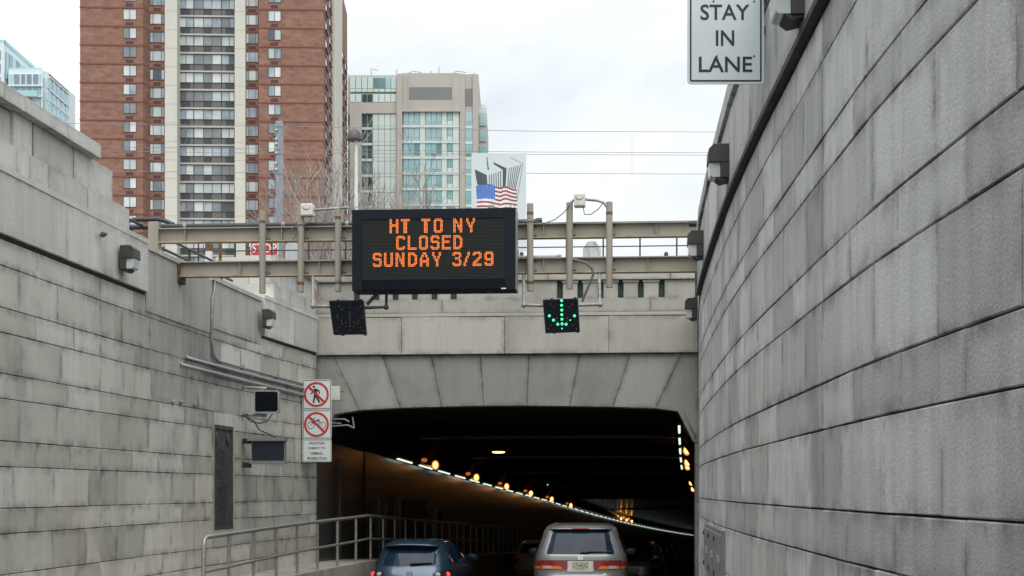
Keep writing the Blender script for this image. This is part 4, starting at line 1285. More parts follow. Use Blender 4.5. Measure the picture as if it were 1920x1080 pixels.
lamp_specs = [(-1, 231, 487, 1.0, -0.10, 'dark wall lamp on the parapet of the left wall near the gantry end'),
              (-1, 495, 599, 0.98, -0.10, 'small dark wall lamp at the far end of the left wall beside the portal'),
              (1, 1503, -6, 1.0, -0.05, 'dark wall lamp cut by the top edge beside the lane sign'),
              (1, 1365, 309, 1.0, -0.05, 'dark wall lamp against the sky, second nearest on the curved right wall'),
              (1, 1318, 461, 1.03, -0.05, 'dark wall lamp at the right end of the upper gantry beams'),
              (1, 1307, 581, 1.0, -0.03, 'farthest wall lamp on the right wall low beside the portal band')]
for side, x, y, sc_, r, lab in lamp_specs:
    th = lamp0 if first else copy_tree(lamp0); first = False
    d = wall_d(side, x, r); p = WP(side, d, (920 - y) / F * d, r)
    q = WP(side, d, 0, -1) - WP(side, d, 0, 0)
    th.location = p; th.rotation_euler = (0, 0, math.atan2(q.y, q.x)); th.scale = (0.94 * sc_, 0.94 * sc_, 0.87 * sc_)
    th['label'] = lab; th['group'] = 'wall lamps along both retaining walls'

# ================================================================== SIGNS
def sign_plane(d):
    return VP((0.0, d), (1, 0))

def plate(th, pl, x0, y0, x1, y1, rad, mat, border=None, name='plate', th_=0.012):
    u0, u1, z0, z1 = pl.u(x0), pl.u(x1), pl.z(x0, y1), pl.z(x0, y0)
    m_ = MB(); m_.prism([pl.P(u, z, 0) for u, z in rrect(u0, z0, u1, z1, rad)], pl.N(th_)); o = m_.build(name, mat, th)
    if border:
        a, w = border
        m_ = MB(); ring2(m_, rrect(u0 + a, z0 + a, u1 - a, z1 - a, max(rad - a, 0.003)), rrect(u0 + a + w, z0 + a + w, u1 - a - w, z1 - a - w, max(rad - a - w, 0.002)),
                         lambda u, z, off: pl.P(u, z, -off), 0.002); m_.build('border', M['signink'], o, recalc=False)
    return o, (lambda x, y, off=0.0025: pl.px(x, y, -off))

# STAY IN LANE
pl = sign_plane(11.5)
th = thing('lane_sign', 'white STAY IN LANE sign with black letters at the top of the right wall', 'sign', pl.px(1360, 157))
o, tp = plate(th, pl, 1289, -92, 1432.5, 157.5, 0.028, M['signgrey'], (0.018, 0.012))
c8 = lambda x, y: (1240 + x / 2.7, y / 2.7)
for w, x0, y0, x1, y1 in (('STAY', 198, 22, 446, 101), ('IN', 276, 153, 369, 231), ('LANE', 190, 286, 460, 364)):
    (a, b), (c, d) = c8(x0, y1), c8(x1, y0)
    m_ = MB(); text2(m_, w, a, b, c, d, lambda x, y, off: pl.px(x, y, -off), 0.0025, weight=0.012); m_.build('lettering', M['signink'], th)
m_ = MB()
for x, y in ((1414, 105), (1344, 105), (1414, 2), (1338, 2)):
    p = pl.px(x, y, -0.004); m_.ball(p, (0.007, 0.004, 0.007), 8, 6)
m_.build('rivets', M['signink'], th)
m_ = MB(); m_.obox(pl.px(1405, 156, 0.012), Vector((0.03, 0, 0)), Vector((0, 0.03, 0)), Vector((0, 0, 0.9))); m_.obox(pl.px(1400, 60, 0.042), Vector((0.2, 0, 0)), Vector((0, 0.05, 0)), Vector((0, 0, 0.05)))
m_.obox(pl.px(1400, -40, 0.042), Vector((0.2, 0, 0)), Vector((0, 0.05, 0)), Vector((0, 0, 0.05)))
m_.build('bracket', M['galv_dark'], th)

# prohibition signs by the portal
pl = sign_plane(31.0)
def crop4(x, y): return (430 + x / 6.0, 700 + y / 6.0)
def t4(x, y, off): return pl.px(*crop4(x, y), -off)
th = thing('prohibition_sign', 'white square sign with a red crossed circle over a walking person', 'sign', pl.px(594, 767))
plate(th, pl, 567, 711.5, 621.5, 767.5, 0.03, M['signwhite'], (0.014, 0.011))
m_ = MB()
m_.sheet([t4(x, y, .0025) for x, y in circ(951, 152, 14, 16)])
m_.sheet([t4(x, y, .0025) for x, y in [(945, 182), (960, 170), (982, 174), (1014, 192), (1019, 234), (1006, 234), (1002, 206), (988, 200), (986, 252), (966, 262), (952, 240), (957, 206), (915, 240), (911, 230), (940, 205)]])
m_.sheet([t4(x, y, .0025) for x, y in [(986, 250), (1026, 328), (1006, 333), (966, 262)]])
m_.sheet([t4(x, y, .0025) for x, y in [(952, 240), (970, 264), (954, 334), (936, 333)]])
m_.build('person_symbol', M['signink'], th)
m_ = MB(); ring2(m_, circ(979, 238, 141, 48), circ(979, 238, 116, 48), t4, 0.004)
stroke2(m_, [(895, 154), (1066, 322)], 26, t4, 0.005); m_.build('red_ring', M['signred'], th, recalc=False)
th = thing('prohibition_sign', 'white square sign with a red crossed circle over a bicycle', 'sign', pl.px(594, 823))
plate(th, pl, 567, 768.3, 621.5, 823, 0.03, M['signwhite'], (0.014, 0.011))
m_ = MB()
for cx in (917, 1047):
    ring2(m_, circ(cx, 585, 40, 28), circ(cx, 585, 34, 28), t4, 0.0025)
for st in ([(917, 585), (955, 532), (1008, 530)], [(955, 520), (962, 545), (996, 596), (1008, 530), (996, 520)], [(962, 545), (1008, 535)], [(1010, 530), (1047, 585), (996, 596)], [(940, 512), (960, 506), (968, 512)], [(984, 520), (1018, 518)]):
    stroke2(m_, st, 6, t4, 0.0025)
m_.build('bicycle_symbol', M['signink'], th, recalc=False)
m_ = MB(); ring2(m_, circ(980, 575, 141, 48), circ(980, 575, 116, 48), t4, 0.004)
stroke2(m_, [(896, 491), (1067, 659)], 26, t4, 0.005); m_.build('red_ring', M['signred'], th, recalc=False)
th = thing('warning_plate', 'white plate reading VIOLATORS SUBJECT TO CRIMINAL PROSECUTION under the bicycle sign', 'sign', pl.px(594, 866))
plate(th, pl, 567, 823.8, 621.5, 866, 0.028, M['signwhite'], (0.012, 0.007))
m_ = MB()
for w, x0, y0, x1, y1 in (('VIOLATORS', 895, 772, 1071, 800), ('SUBJECT TO', 888, 829, 1082, 859), ('CRIMINAL', 909, 886, 1055, 916), ('PROSECUTION', 876, 942, 1095, 972)):
    m_ = MB(); text2(m_, w, x0, y1, x1, y0, lambda x, y, off: t4(x, y, off), 0.0025, weight=0.018); m_.build('lettering', M['signink'], th)
# their common post and arms
th = thing('sign_post', 'galvanised post and arms carrying the three white prohibition signs', 'post', pl.px(594, 880))
m_ = MB(); m_.tube([pl.px(590, 872, 0.05), pl.px(590, 712, 0.05)], 0.022, 8); m_.build('post', M['galv_dark'], th)
for y in (730, 800, 850):
    m_ = MB(); p = pl.px(572, y, 0.014); m_.obox(p - Vector((0.12, 0, 0)), Vector((0.58, 0, 0)), Vector((0, 0.03, 0)), Vector((0, 0, 0.03))); m_.build('arm', M['galv_dark'], th)
# small white box beside
p2 = sign_plane(31.45)
th = thing('junction_box', 'small white box sticking out right of the pedestrian sign', 'box', p2.px(630, 750))
m_ = MB(); p2.rect(m_, 617, 637, 724, 750.5, 0, 0.16); m_.build('housing', M['offwhite'], th, bevel=0.01)
m_ = MB(); m_.tube([p2.px(637, 734, 0.08), p2.px(646, 734.5, 0.08)], 0.012, 6); m_.build('stub', M['cable'], th)
# steel arms under the haunch of the arch
th = thing('cable_bracket', 'grey steel bracket arms under the left haunch of the portal', 'bracket', p2.px(625, 790))
m_ = MB()
for pts in ([(604, 786), (646, 786), (655, 791)], [(604, 801), (652, 797), (664, 803)], [(664, 803), (661, 782)], [(612, 793), (640, 794)]):
    m_.tube([p2.px(x, y, 0.25) for x, y in pts], 0.018, 6)
m_.build('arms', M['panel_grey'], th)

# ------------------------------------------------------------------ black displays on the left wall
p3 = sign_plane(27.2)
th = thing('small_display', 'blank black display in a silver rounded frame on the left wall', 'display', p3.px(499, 776))
u0, u1, z0, z1 = p3.u(476), p3.u(523), p3.z(500, 774), p3.z(500, 732)
m_ = MB(); m_.prism([p3.P(u, z, 0.01) for u, z in rrect(u0, z0, u1, z1, 0.05)], p3.N(0.14)); m_.build('housing', M['galv_dark'], th)
m_ = MB(); ring2(m_, rrect(u0, z0, u1, z1, 0.05), rrect(u0 + .02, z0 + .02, u1 - .02, z1 - .02, 0.035), lambda u, z, off: p3.P(u, z, -off), 0.0); m_.build('silver_frame', M['galv'], th, recalc=False)
m_ = MB(); m_.sheet([p3.P(u, z, 0.003) for u, z in rrect(u0 + .015, z0 + .015, u1 - .015, z1 - .015, 0.04)]); m_.build('screen', M['sign_glass'], th)
for ya, yb, ra in ((726, 728, 0.026), (777, 779, 0.03)):
    m_ = MB(); m_.tube([p3.px(446, ya, 0.1), p3.px(500, yb, 0.1)], ra, 8)
    if ya < 750: m_.tube([p3.px(492, 728, 0.1), p3.px(492, 733, 0.1)], 0.03, 8)
    m_.build('arm', M['galv_dark'], th)
m_ = MB(); m_.tube([p3.px(459, 780, 0.05), p3.px(470, 790, 0.0), p3.px(487, 794, -0.02), p3.px(502, 789, 0), p3.px(511, 776, 0.06)], 0.012, 6)
m_.tube([p3.px(461, 781, 0.05), p3.px(476, 789, 0.02), p3.px(486, 806, 0.02), p3.px(502, 813, 0.02), p3.px(519, 822, 0.06)], 0.012, 6); m_.build('cables', M['trim'], th)
m_ = MB(); p3.rect(m_, 458, 465, 769, 776, 0.03, 0.1); m_.build('wall_bracket', M['galv'], th)
th = thing('box_display', 'blank dark blue display box with grey hoods below the silver framed one', 'display', p3.px(500, 868))
m_ = MB(); p3.rect(m_, 471, 533.5, 822, 868, 0.02, 0.24); m_.build('housing', M['panel_grey'], th)
m_ = MB(); p3.rect(m_, 472.5, 532.5, 828, 863, 0.012, 0.0195); m_.build('screen', M['sign_blue'], th)
m_ = MB(); p3.rect(m_, 463, 535, 820.5, 826.5, -0.05, 0.25); m_.build('hood', M['panel_grey'], th)
m_ = MB(); p3.rect(m_, 468, 535, 864.5, 869.5, -0.03, 0.25); m_.build('hood', M['panel_grey'], th)
for y in (827, 872):
    m_ = MB(); p3.rect(m_, 455, 470.5, y - 5, y + 5, 0.06, 0.14); m_.build('wall_bracket', M['trim'], th)

# ------------------------------------------------------------------ bronze plaque
def wrect(mb, side, d0, d1, z0, z1, r0, r1, n=2): sweep(mb, side, d0, d1, z0, z1, r0, r1, (d1 - d0) / n)
pz1, pz0 = 1.10, -0.66
th = thing('memorial_plaque', 'tall dark bronze plaque set in the left wall below the displays', 'plaque', WP(-1, plq0 + .5, pz0))
m_ = MB(); wrect(m_, -1, plq0, plq1, pz0, pz1, 0.02, 0.05); m_.build('plate', M['plaque'], th)
m_ = MB()
for a, b, c, e_ in ((plq0, plq1, pz1 - .05, pz1), (plq0, plq1, pz0, pz0 + .05), (plq0, plq0 + .06, pz0 + .05, pz1 - .05), (plq1 - .06, plq1, pz0 + .05, pz1 - .05)):
    wrect(m_, -1, a, b, c, e_, -0.012, 0.05)
m_.build('raised_frame', M['plaque'], th)
m_ = MB()
for k in range(30):
    z = pz1 - 0.42 - k * 0.043
    w = random.uniform(0.24, 0.37) if k % 6 else 0.15
    wrect(m_, -1, plq0 + .52 - w, plq0 + .52 + w, z, z + 0.018, 0.012, 0.02)
m_.build('relief_lines', M['plaque'], th)
for dd in (plq0 + 0.22, plq1 - 0.22):
    m_ = MB(); c = WP(-1, dd, pz1 - 0.22, 0.015); m_.ball(c, (0.02, 0.12, 0.12), 12, 8); m_.build('medallion', M['plaque'], th)
th = thing('plaque_surround', 'plain raised granite border around the bronze plaque', 'border', WP(-1, plq0 + .5, -0.75))
for a, b, c, e_ in ((plq0 - .06, plq0 - .003, -.95, 1.32), (plq1 + .003, plq1 + .06, -.95, 1.32), (plq0 - 0.003, plq1 + 0.003, pz1 + .003, 1.32), (plq0 - .003, plq1 + .003, -.95, pz0 - .003)):
    m_ = MB(); stone(m_, -1, a, b, c, e_, proud=0.012, gu=0, gz=0, rim=0.02); m_.build('stone', M['stone_l'], th)

# ------------------------------------------------------------------ conduits on the left wall
def wpx(side, x, y, r):
    d = wall_d(side, x, r); return WP(side, d, (920 - y) / F * d, r)
def conduit(name, pts, rad, mat, label, clips=()):
    th = thing(name, label, 'conduit', pts[0])
    m_ = MB(); m_.tube(pts, rad, 8); m_.build('pipe', mat, th)
    for p in clips:
        m_ = MB(); m_.box(p, (0.06, 0.05, 0.09)); m_.build('clip', M['galv_dark'], th)
r_ = -0.035
conduit('wall_conduit', [wpx(-1, 403, 521, r_), wpx(-1, 402, 545, r_), wpx(-1, 398, 560, r_), wpx(-1, 397, 640, r_), wpx(-1, 399, 664, r_), wpx(-1, 408, 676, r_), wpx(-1, 420, 680, r_),
         wpx(-1, 455, 690, r_), wpx(-1, 520, 707, r_), wpx(-1, 585, 724, r_)], 0.022, M['galv_dark'], 'grey conduit dropping from the gantry beam then bending along the left wall', [wpx(-1, 455, 689, r_), wpx(-1, 520, 707, r_)])
r_ = -0.05
conduit('wall_conduit', [wpx(-1, 348, 667, 0.05), wpx(-1, 352, 671, r_), wpx(-1, 420, 690, r_), wpx(-1, 470, 703, r_), wpx(-1, 530, 718, r_), wpx(-1, 588, 733, r_)], 0.030, M['galv'],
        'upper of two silver conduits running along the left wall to the portal', [wpx(-1, 470, 703, r_), wpx(-1, 550, 723, r_)])
conduit('wall_conduit', [wpx(-1, 337, 678, 0.05), wpx(-1, 342, 684, r_), wpx(-1, 420, 704, r_), wpx(-1, 470, 717, r_), wpx(-1, 530, 731, r_), wpx(-1, 588, 745, r_)], 0.030, M['galv'],
        'lower of two silver conduits running along the left wall to the portal', [wpx(-1, 470, 716, r_), wpx(-1, 550, 736, r_)])
for x, y, lab in ((325, 753, 'left one of three small silver stubs on a left wall joint'), (340, 754, 'middle one of three small silver stubs on a left wall joint'), (366, 759, 'right one of three small silver stubs on a left wall joint')):
    c = wpx(-1, x, y, -0.04); th = thing('pipe_stub', lab, 'pipe stub', c, 0, 'silver stubs on the left wall')
    m_ = MB(); m_.ball(c, (0.03, 0.02, 0.035), 10, 6); m_.build('cap', M['galv_dark'], th)
    m_ = MB(); m_.tube([c, wpx(-1, x, y, 0.02)], 0.022, 8); m_.build('stem', M['galv_dark'], th)
c = wpx(-1, 193, 440, -0.16); th = thing('pipe_stub', 'rusty pipe stub poking out of the left parapet above the lamp', 'pipe stub', c)
m_ = MB(); m_.tube([wpx(-1, 191, 440, -0.08), c, c + Vector((0.05, -0.02, 0.0))], 0.02, 8); m_.build('pipe', M['rust'], th)
m_ = MB(); m_.ball(c, 0.04, 8, 6); m_.build('elbow', M['rust'], th)
# electrical cabinet on the right wall
cz0, cz1 = -1.02, -0.42
th = thing('electrical_cabinet', 'grey flush steel cabinet with three doors low on the right wall', 'cabinet', WP(1, (cab0 + cab1) / 2, cz0))
m_ = MB(); sweep(m_, 1, cab0, cab1, cz0, cz1, -0.03, 0.04); m_.build('case', M['panel_grey'], th)
for k in range(3):
    a = cab0 + 0.06 + k * (cab1 - cab0 - .06) / 3; b = a + (cab1 - cab0) / 3 - 0.10
    m_ = MB(); sweep(m_, 1, a, b, cz0 + .05, cz1 - .05, -0.048, -0.0305); dd = m_.build('door', M['panel_grey'], th)
    m_ = MB(); sweep(m_, 1, a + .12, a + .26, cz0 + .26, cz0 + .34, -0.075, -0.0485); m_.build('handle', M['galv'], dd)
    for z in (cz0 + .08, cz1 - .14):
        m_ = MB(); sweep(m_, 1, b - .12, b - .02, z, z + .05, -0.06, -0.0485); m_.build('hinge', M['trim'], dd)
c = WP(1, 22.9, 3.98, -0.08); th = thing('beam_anchor', 'small black bolt bracket on the right wall beside the upper beam', 'bracket', c)
m_ = MB(); m_.tube([c + Vector((-.08, 0, 0)), c + Vector((.12, 0.0, 0))], 0.045, 8); m_.build('bolt', M['trim'], th)

# ================================================================== WALKWAY RAILING
th = thing('walkway_railing', 'grey pipe railing with posts along the walkway into the tunnel', 'railing', WP(-1, 24, -1.5, -0.85))
def rl(s, z):
    if s < 33.2: return WP(-1, s, z, -0.85) if s < 32.2 else TPt(s - 32.2, 0.86, z)
    return TPt(s - 32.2, 0.86, z + grade(s - 33.2))
def rtop(s): return -0.68 + 0.14 * (min(s, 33.2) - 22.3) / 10.9
S0 = 22.3
path = [s for s in [S0 + 0.12, 23, 24.5, 26, 27.5, 29, 30.5, 32, 32.9, 33.2, 33.6, 34.5] + list(range(36, 98, 2))]
m_ = MB(); m_.tube([rl(S0, -1.5), rl(S0, rtop(S0) - .12), rl(S0 + .03, rtop(S0) - .04)] + [rl(s, rtop(s)) for s in path], 0.034, 8); m_.build('top_rail', M['rail'], th)
m_ = MB(); m_.tube([rl(s, rtop(s) - 0.50) for s in [S0] + path[1:]], 0.024, 8); m_.build('middle_rail', M['rail'], th)
s = S0 + 1.3
while s < 96:
    m_ = MB(); m_.tube([rl(s, -1.5), rl(s, rtop(s) - .01)], 0.027, 8); m_.build('post', M['rail'], th); s += 1.42

# ================================================================== things on the upper level near the portal
th = thing('wall_top_railing', 'black pipe railing on top of the left wall behind the gantry end', 'railing', WP(-1, 23, 3.5, 0.55))
for z in (3.72, 3.92, 4.12):
    m_ = MB(); m_.tube([WP(-1, d, z, 0.6) for d in (21.6, 23, 25, 27, 28.6)], 0.022, 6); m_.build('bar', M['fence_black'], th)
for d in (22.6, 24.4, 26.2, 28.0):
    m_ = MB(); m_.tube([WP(-1, d, 3.42, 0.6), WP(-1, d, 4.14, 0.6)], 0.022, 6); m_.build('post', M['fence_black'], th)
m_ = MB(); m_.box(WP(-1, 21.35, 3.77, 0.5), (0.04, 0.04, 0.5)); m_.build('end_post', M['pole_white'], th)

th = thing('parapet_fence', 'thin black pipe fence on top of the portal parapet behind the gantry', 'fence', PO.P(4, ze1, 0.3))
zt = 5.60; zm = PO.z(1160, 462, 0.3)
for z in (zt, zm):
    m_ = MB(); m_.tube([PO.P(PO.u(345, .3), z, .3), PO.P(PO.u(1313, .3), z, .3)], 0.013, 6); m_.build('rail', M['fence_black'], th)
x = 1269
while x > 350:
    m_ = MB(); u = PO.u(x, .3); m_.tube([PO.P(u, ze1 if x > 595 else 3.42, .3), PO.P(u, zt, .3)], 0.018, 6); m_.build('post', M['fence_black'], th); x -= 69
q = VP((0, 33.0), (1, 0))
th = thing('crash_post', 'short grey folded steel post standing on the portal parapet right of the message sign', 'post', q.px(1110, 487))
m_ = MB()
hexp = [(1093, 487), (1093, 466), (1102, 453), (1108, 452.5), (1108, 487)]
m_.prism([q.px(x, y, 0.0 if x > 1100 else 0.08) for x, y in hexp], (0, 0.05, 0)); m_.build('left_fin', M['fin'], th)
m_ = MB(); m_.prism([q.px(x, y, 0.0 if x < 1118 else 0.08) for x, y in [(1110, 487), (1110, 452.5), (1117, 452.5), (1127, 467), (1127, 487)]], (0, 0.05, 0)); m_.build('right_fin', M['fin'], th)
m_ = MB(); q.rect(m_, 1106.5, 1111.5, 452, 487, -0.03, 0.05); m_.build('ridge', M['fin'], th)
for x, lab in ((978, 'small black bollard light on the parapet beside the message sign'), (1249, 'small black bollard light on the parapet near the right wall')):
    th = thing('bollard_light', lab, 'bollard', q.px(x, 487), 0, 'bollard lights on the portal parapet')
    m_ = MB(); m_.tube([q.px(x, 490), q.px(x, 475), q.px(x, 472.5)], [0.045, 0.045, 0.025], 10); m_.build('bollard', M['trim'], th)
    m_ = MB(); q.rect(m_, x - 6, x + 6, 482, 485, -0.05, 0.05); m_.build('foot', M['galv_dark'], th)
th = thing('marker_plate', 'grey rounded marker plate behind the left gantry tubes', 'marker', q.px(548, 492))
m_ = MB(); u0, u1, z0, z1 = q.u(535), q.u(561), q.z(548, 500), q.z(548, 455); m_.prism([q.P(u, z, 0) for u, z in rrect(u0, z0, u1, z1, 0.09)], (0, 0.03, 0)); m_.build('plate', M['alu'], th)
m_ = MB(); m_.tube([q.px(548, 500, 0.015), Vector((q.px(548, 500).x, 33.015, 3.42))], 0.03, 6); m_.build('post', M['galv_dark'], th)

# stone block on the far left parapet, rusty posts, stop sign
q2 = VP((0, 30.3), (1, 0))
for x, w, mat_, lab in ((392, 7, 'pole_white', 'white rusty stub post behind the left gantry beams'), (413, 3, 'rust', 'thin rusty pipe post beside the white stub post')):
    th = thing('stub_post', lab, 'post', Vector((q2.px(x, 490).x, 30.3, 3.42)))
    m_ = MB(); p = q2.px(x, 456); m_.tube([Vector((p.x, 30.3, 3.42)), p], w * 30.3 / F, 8); m_.build('post', M[mat_], th)
    m_ = MB(); m_.tube([p + Vector((0, 0, -0.16)), p + Vector((0, 0, -0.02))], w * 30.3 / F + 0.004, 8, cap=False); m_.build('rust_band', M['rust'], th)
th = thing('low_barrier', 'pale concrete barrier behind the left gantry beams', 'barrier', q2.px(430, 495))
m_ = MB(); q2.rect(m_, 405, 466, 482, 590, 0.5, 0.8); m_.build('slab', M['tower_white'], th)
q3 = VP((0, 41.5), (1, 0))
th = thing('stop_sign', 'red octagonal STOP sign partly hidden behind the gantry tube', 'stop sign', Vector((q3.px(496, 465).x, 41.5, 3.42)))
cu, cz_ = q3.u(495.5), q3.z(495, 465); R = 0.41
m_ = MB(); m_.prism([q3.P(a, b) for a, b in circ(cu, cz_, R, 8, math.pi / 8, 2 * math.pi + math.pi / 8)], (0, 0.01, 0)); m_.build('plate', M['signwhite'], th)
m_ = MB(); m_.sheet([q3.P(a, b, -.002) for a, b in circ(cu, cz_, R - .025, 8, math.pi / 8, 2 * math.pi + math.pi / 8)]); m_.build('red_field', M['signred'], th)
m_ = MB(); text2(m_, 'STOP', q3.u(472.5), q3.z(496, 473.5), q3.u(519), q3.z(496, 456.5), lambda u, z, off: q3.P(u, z, -off), 0.004, weight=0.015); m_.build('lettering', M['signwhite'], th)
m_ = MB(); m_.tube([Vector((q3.P(cu, 0).x, 41.56, 3.42)), Vector((q3.P(cu, 0).x, 41.56, cz_ + .3))], 0.03, 8); m_.build('post', M['galv_dark'], th)

# ------------------------------------------------------------------ poster board
pb = VP((0, 44.0), (1, 0))
th = thing('memorial_board', 'white board with two grey towers and an American flag behind the message sign', 'board', pb.px(935, 700))
m_ = MB(); pb.rect(m_, 884, 986.5, 287, 470, 0, 0.05); m_.build('panel', M['board'], th, bevel=0.004)
for x in (900, 970):
    m_ = MB(); p = pb.px(x, 465, 0.10); m_.tube([p, Vector((p.x, p.y, GZ))], 0.05, 8); m_.build('post', M['galv_dark'], th)
def t7(x, y, off): return pb.px(860 + x / 7.2, 270 + y / 7.2, -off)
m_ = MB()
for poly in ([(215, 340), (378, 418), (390, 548), (252, 552)], [(374, 175), (385, 178), (409, 348), (392, 350)], [(467, 243), (648, 328), (632, 592), (595, 592), (594, 346), (478, 275)]):
    m_.sheet([t7(x, y, .003) for x, y in poly])
stroke2(m_, [(700, 181), (866, 265), (786, 770)], 6, t7, .003)
for i in range(6):
    a = i / 5; xt = 412 + 152 * a; yt = 420 - 58 * a; xb = 421 + 146 * a
    stroke2(m_, [(xt, yt), (xb, 585)], 11, t7, .003)
for i in range(6):
    a = i / 5; xt = 683 + 154 * a; yt = 322 - 42 * a; xb = 662 + 100 * a
    stroke2(m_, [(xt, yt), (xb, 615)], 10, t7, .003)
m_.build('tower_print', M['ink_slate'], th, recalc=False)
m_ = MB()
m_.sheet([t7(x, y, .005) for x, y in [(240, 558), (340, 545), (430, 545), (490, 560), (570, 590), (620, 568), (785, 612), (770, 700), (785, 775), (790, 960), (247, 960), (245, 740)]])
m_.build('flag_ground', M['ink_white'], th)
m_ = MB(); m_.sheet([t7(x, y, .007) for x, y in [(238, 562), (340, 543), (430, 543), (490, 560), (490, 748), (430, 738), (340, 735), (245, 745)]]); m_.build('flag_canton', M['ink_blue'], th)
m_ = MB()
for j in range(9):
    for i in range(6 if j % 2 == 0 else 5):
        x = 262 + i * 42 + (21 if j % 2 else 0); y = 572 + j * 19.5 - 8 * math.sin((x - 240) / 250 * math.pi)
        m_.sheet([t7(a, b, .009) for a, b in circ(x, y, 6.5, 6)])
m_.build('flag_stars', M['ink_white'], th)
m_ = MB()
for k in range(4):
    y = k * 56
    stroke2(m_, [(490, 578 + y), (530, 590 + y), (568, 600 + y - 2 * k), (600, 584 + y - 3 * k), (640, 580 + y - 4 * k), (700, 605 + y - 6 * k), (750, 622 + y - 8 * k), (784, 622 + y - 8 * k)], 23, t7, .008)
for k in range(3):
    y = 780 + k * 58
    stroke2(m_, [(247, y + 6), (320, y), (400, y + 2), (480, y + 20), (570, y + 38), (620, y + 24), (690, y + 26), (790, y + 40)], 23, t7, .008)
m_.build('flag_stripes', M['ink_red'], th, recalc=False)

# ------------------------------------------------------------------ street lamp, catenary pole and wires, trees
sl = VP((0, 46.0), (1, 0))
c = sl.px(664.5, 262)
th = thing('street_lamp', 'white pole street lamp with a dark dome head behind the gantry', 'street lamp', Vector((c.x, c.y, GZ)))
m_ = MB(); c2 = sl.px(668, 262); m_.tube([Vector((c2.x, 46, GZ)), Vector((c2.x, 46, c2.z + 0.05))], [0.085, 0.045], 12); m_.build('pole', M['pole_white'], th)
m_ = MB(); m_.ball(c, (0.235, 0.235, 0.34), 20, 6, zmin=0.0, zmax=1.0); m_.tube([c + Vector((0, 0, -0.03)), c + Vector((0, 0, 0.012))], [0.22, 0.237], 20); m_.build('dome', M['dome'], th)
cp = VP((0, 55.0), (1, 0))
c = cp.px(524, 228)
th = thing('catenary_pole', 'blue grey steel pole with insulators in front of the brick tower', 'pole', Vector((c.x, 55, GZ)))
m_ = MB(); m_.box((c.x, 55, (GZ + c.z) / 2), (0.25, 0.25, c.z - GZ)); m_.build('pole', M['pole_blue'], th, bevel=0.02)
for y0_, y1_ in ((240, 270), (283, 318)):
    m_ = MB(); a = cp.px(517, y0_, -0.1); b = cp.px(520, y1_, -0.1)
    m_.tube([cp.px(509, y0_ + 2, -.1), cp.px(516, y0_, -.1), a + Vector((0.05, 0, -0.3)), b], 0.022, 6); br_ = m_.build('bracket_arm', M['galv_dark'], th)
    for yy in (y0_ + 4, (y0_ + y1_) / 2 + 6, y1_):
        m_ = MB(); m_.ball(cp.px(518, yy, -.13), 0.06, 8, 6); m_.build('insulator', M['alu'], br_)
wires = [(230, 247.5, 250), (273, 286.5, 289), (281, 291, 293), (318, 326.5, 328)]
labs = ['highest of the four thin wires crossing the sky', 'second highest thin wire crossing the sky, paired with another', 'third highest thin wire, just below its pair', 'lowest of the four thin wires crossing the sky']
for (ya, yb, yc_), lab in zip(wires, labs):
    pts = [cp.px(-1500, ya - 26, -.15), cp.px(0, ya, -0.15), cp.px(520, ya + 6.5, -0.15), cp.px(1000, yb - 1.5, -.15), cp.px(1330, yb, -.15), cp.px(2300, yc_ - 4, -.15)]
    m_ = MB(); m_.tube(pts, 0.009, 5); o = m_.build('overhead_wire', M['wire'], None, origin=pts[2]); tag(o, lab, 'wire', 'overhead wires above the portal')
m_ = MB(); pts = [cp.px(1185, 247, -.15), cp.px(1185, 327, -.15)]; m_.tube(pts, 0.0045, 5); o = m_.build('dropper_wire', M['wire'], None, origin=pts[0]); tag(o, 'short vertical dropper wire right of the flag board', 'wire')
m_ = MB(); pts = [cp.px(347, 232, -.15), cp.px(352, 258, -.15), cp.px(340, 282, -.15)]; m_.tube(pts, 0.008, 5); o = m_.build('dropper_wire', M['wire'], None, origin=pts[0]); tag(o, 'short slack dropper wire in front of the brick tower', 'wire')

def bare_tree(x, d, top_y, spread, seed, label):
    rnd = random.Random(seed)
    base = px(x, 920, d); base.z = GZ
    ztop = (920 - top_y) / F * d
    th = thing('bare_tree', label, 'tree', base, 0, 'bare trees behind the gantry')
    mt = MB(); mc = MB()
    H = ztop - GZ
    fork = base + Vector((rnd.uniform(-.2, .2), 0, H * 0.30))
    mt.tube([base, base + Vector((0.05, 0, H * 0.15)), fork], [0.14, 0.11, 0.095], 8); mt.build('trunk', M['bark'], th)
    def branch(p, dr, L, r, lv):
        pts = [p]; q = p; dd = dr.copy(); n = 4
        for i in range(n):
            dd = (dd + Vector((rnd.uniform(-.16, .16), rnd.uniform(-.16, .16), rnd.uniform(-.06, .14)))).normalized()
            q = q + dd * (L / n); pts.append(q)
        mc.tube(pts, [max(0.0085, r * (1 - 0.62 * i / n)) for i in range(n + 1)], 5 if lv < 2 else 3, cap=False)
        if lv >= 4: return
        for k in range(rnd.choice((3, 4, 5)) if lv else 6):
            i = rnd.randint(1, n); t = pts[i]
            a = rnd.uniform(0, 2 * math.pi); tilt = rnd.uniform(0.35, 0.75)
            side_ = Vector((math.cos(a), math.sin(a), 0.25))
            nd = (dd * (1 - tilt * 0.6) + side_ * tilt * 0.75).normalized()
            branch(t, nd, L * rnd.uniform(0.45, 0.68), r * rnd.uniform(0.4, 0.55), lv + 1)
    for k in range(10):
        a = 2 * math.pi * k / 10 + rnd.uniform(-.3, .3)
        branch(fork + Vector((0, 0, rnd.uniform(-.5, .3))), Vector((math.cos(a) * spread, math.sin(a) * spread, 1)).normalized(), H * rnd.uniform(0.34, 0.50), 0.05, 1)
    mc.build('crown', M['bark'], th)
bare_tree(622, 50, 322, 0.50, 3, 'leafless tree in front of the right part of the brick tower')
bare_tree(680, 53, 330, 0.50, 8, 'leafless tree just behind the street lamp')
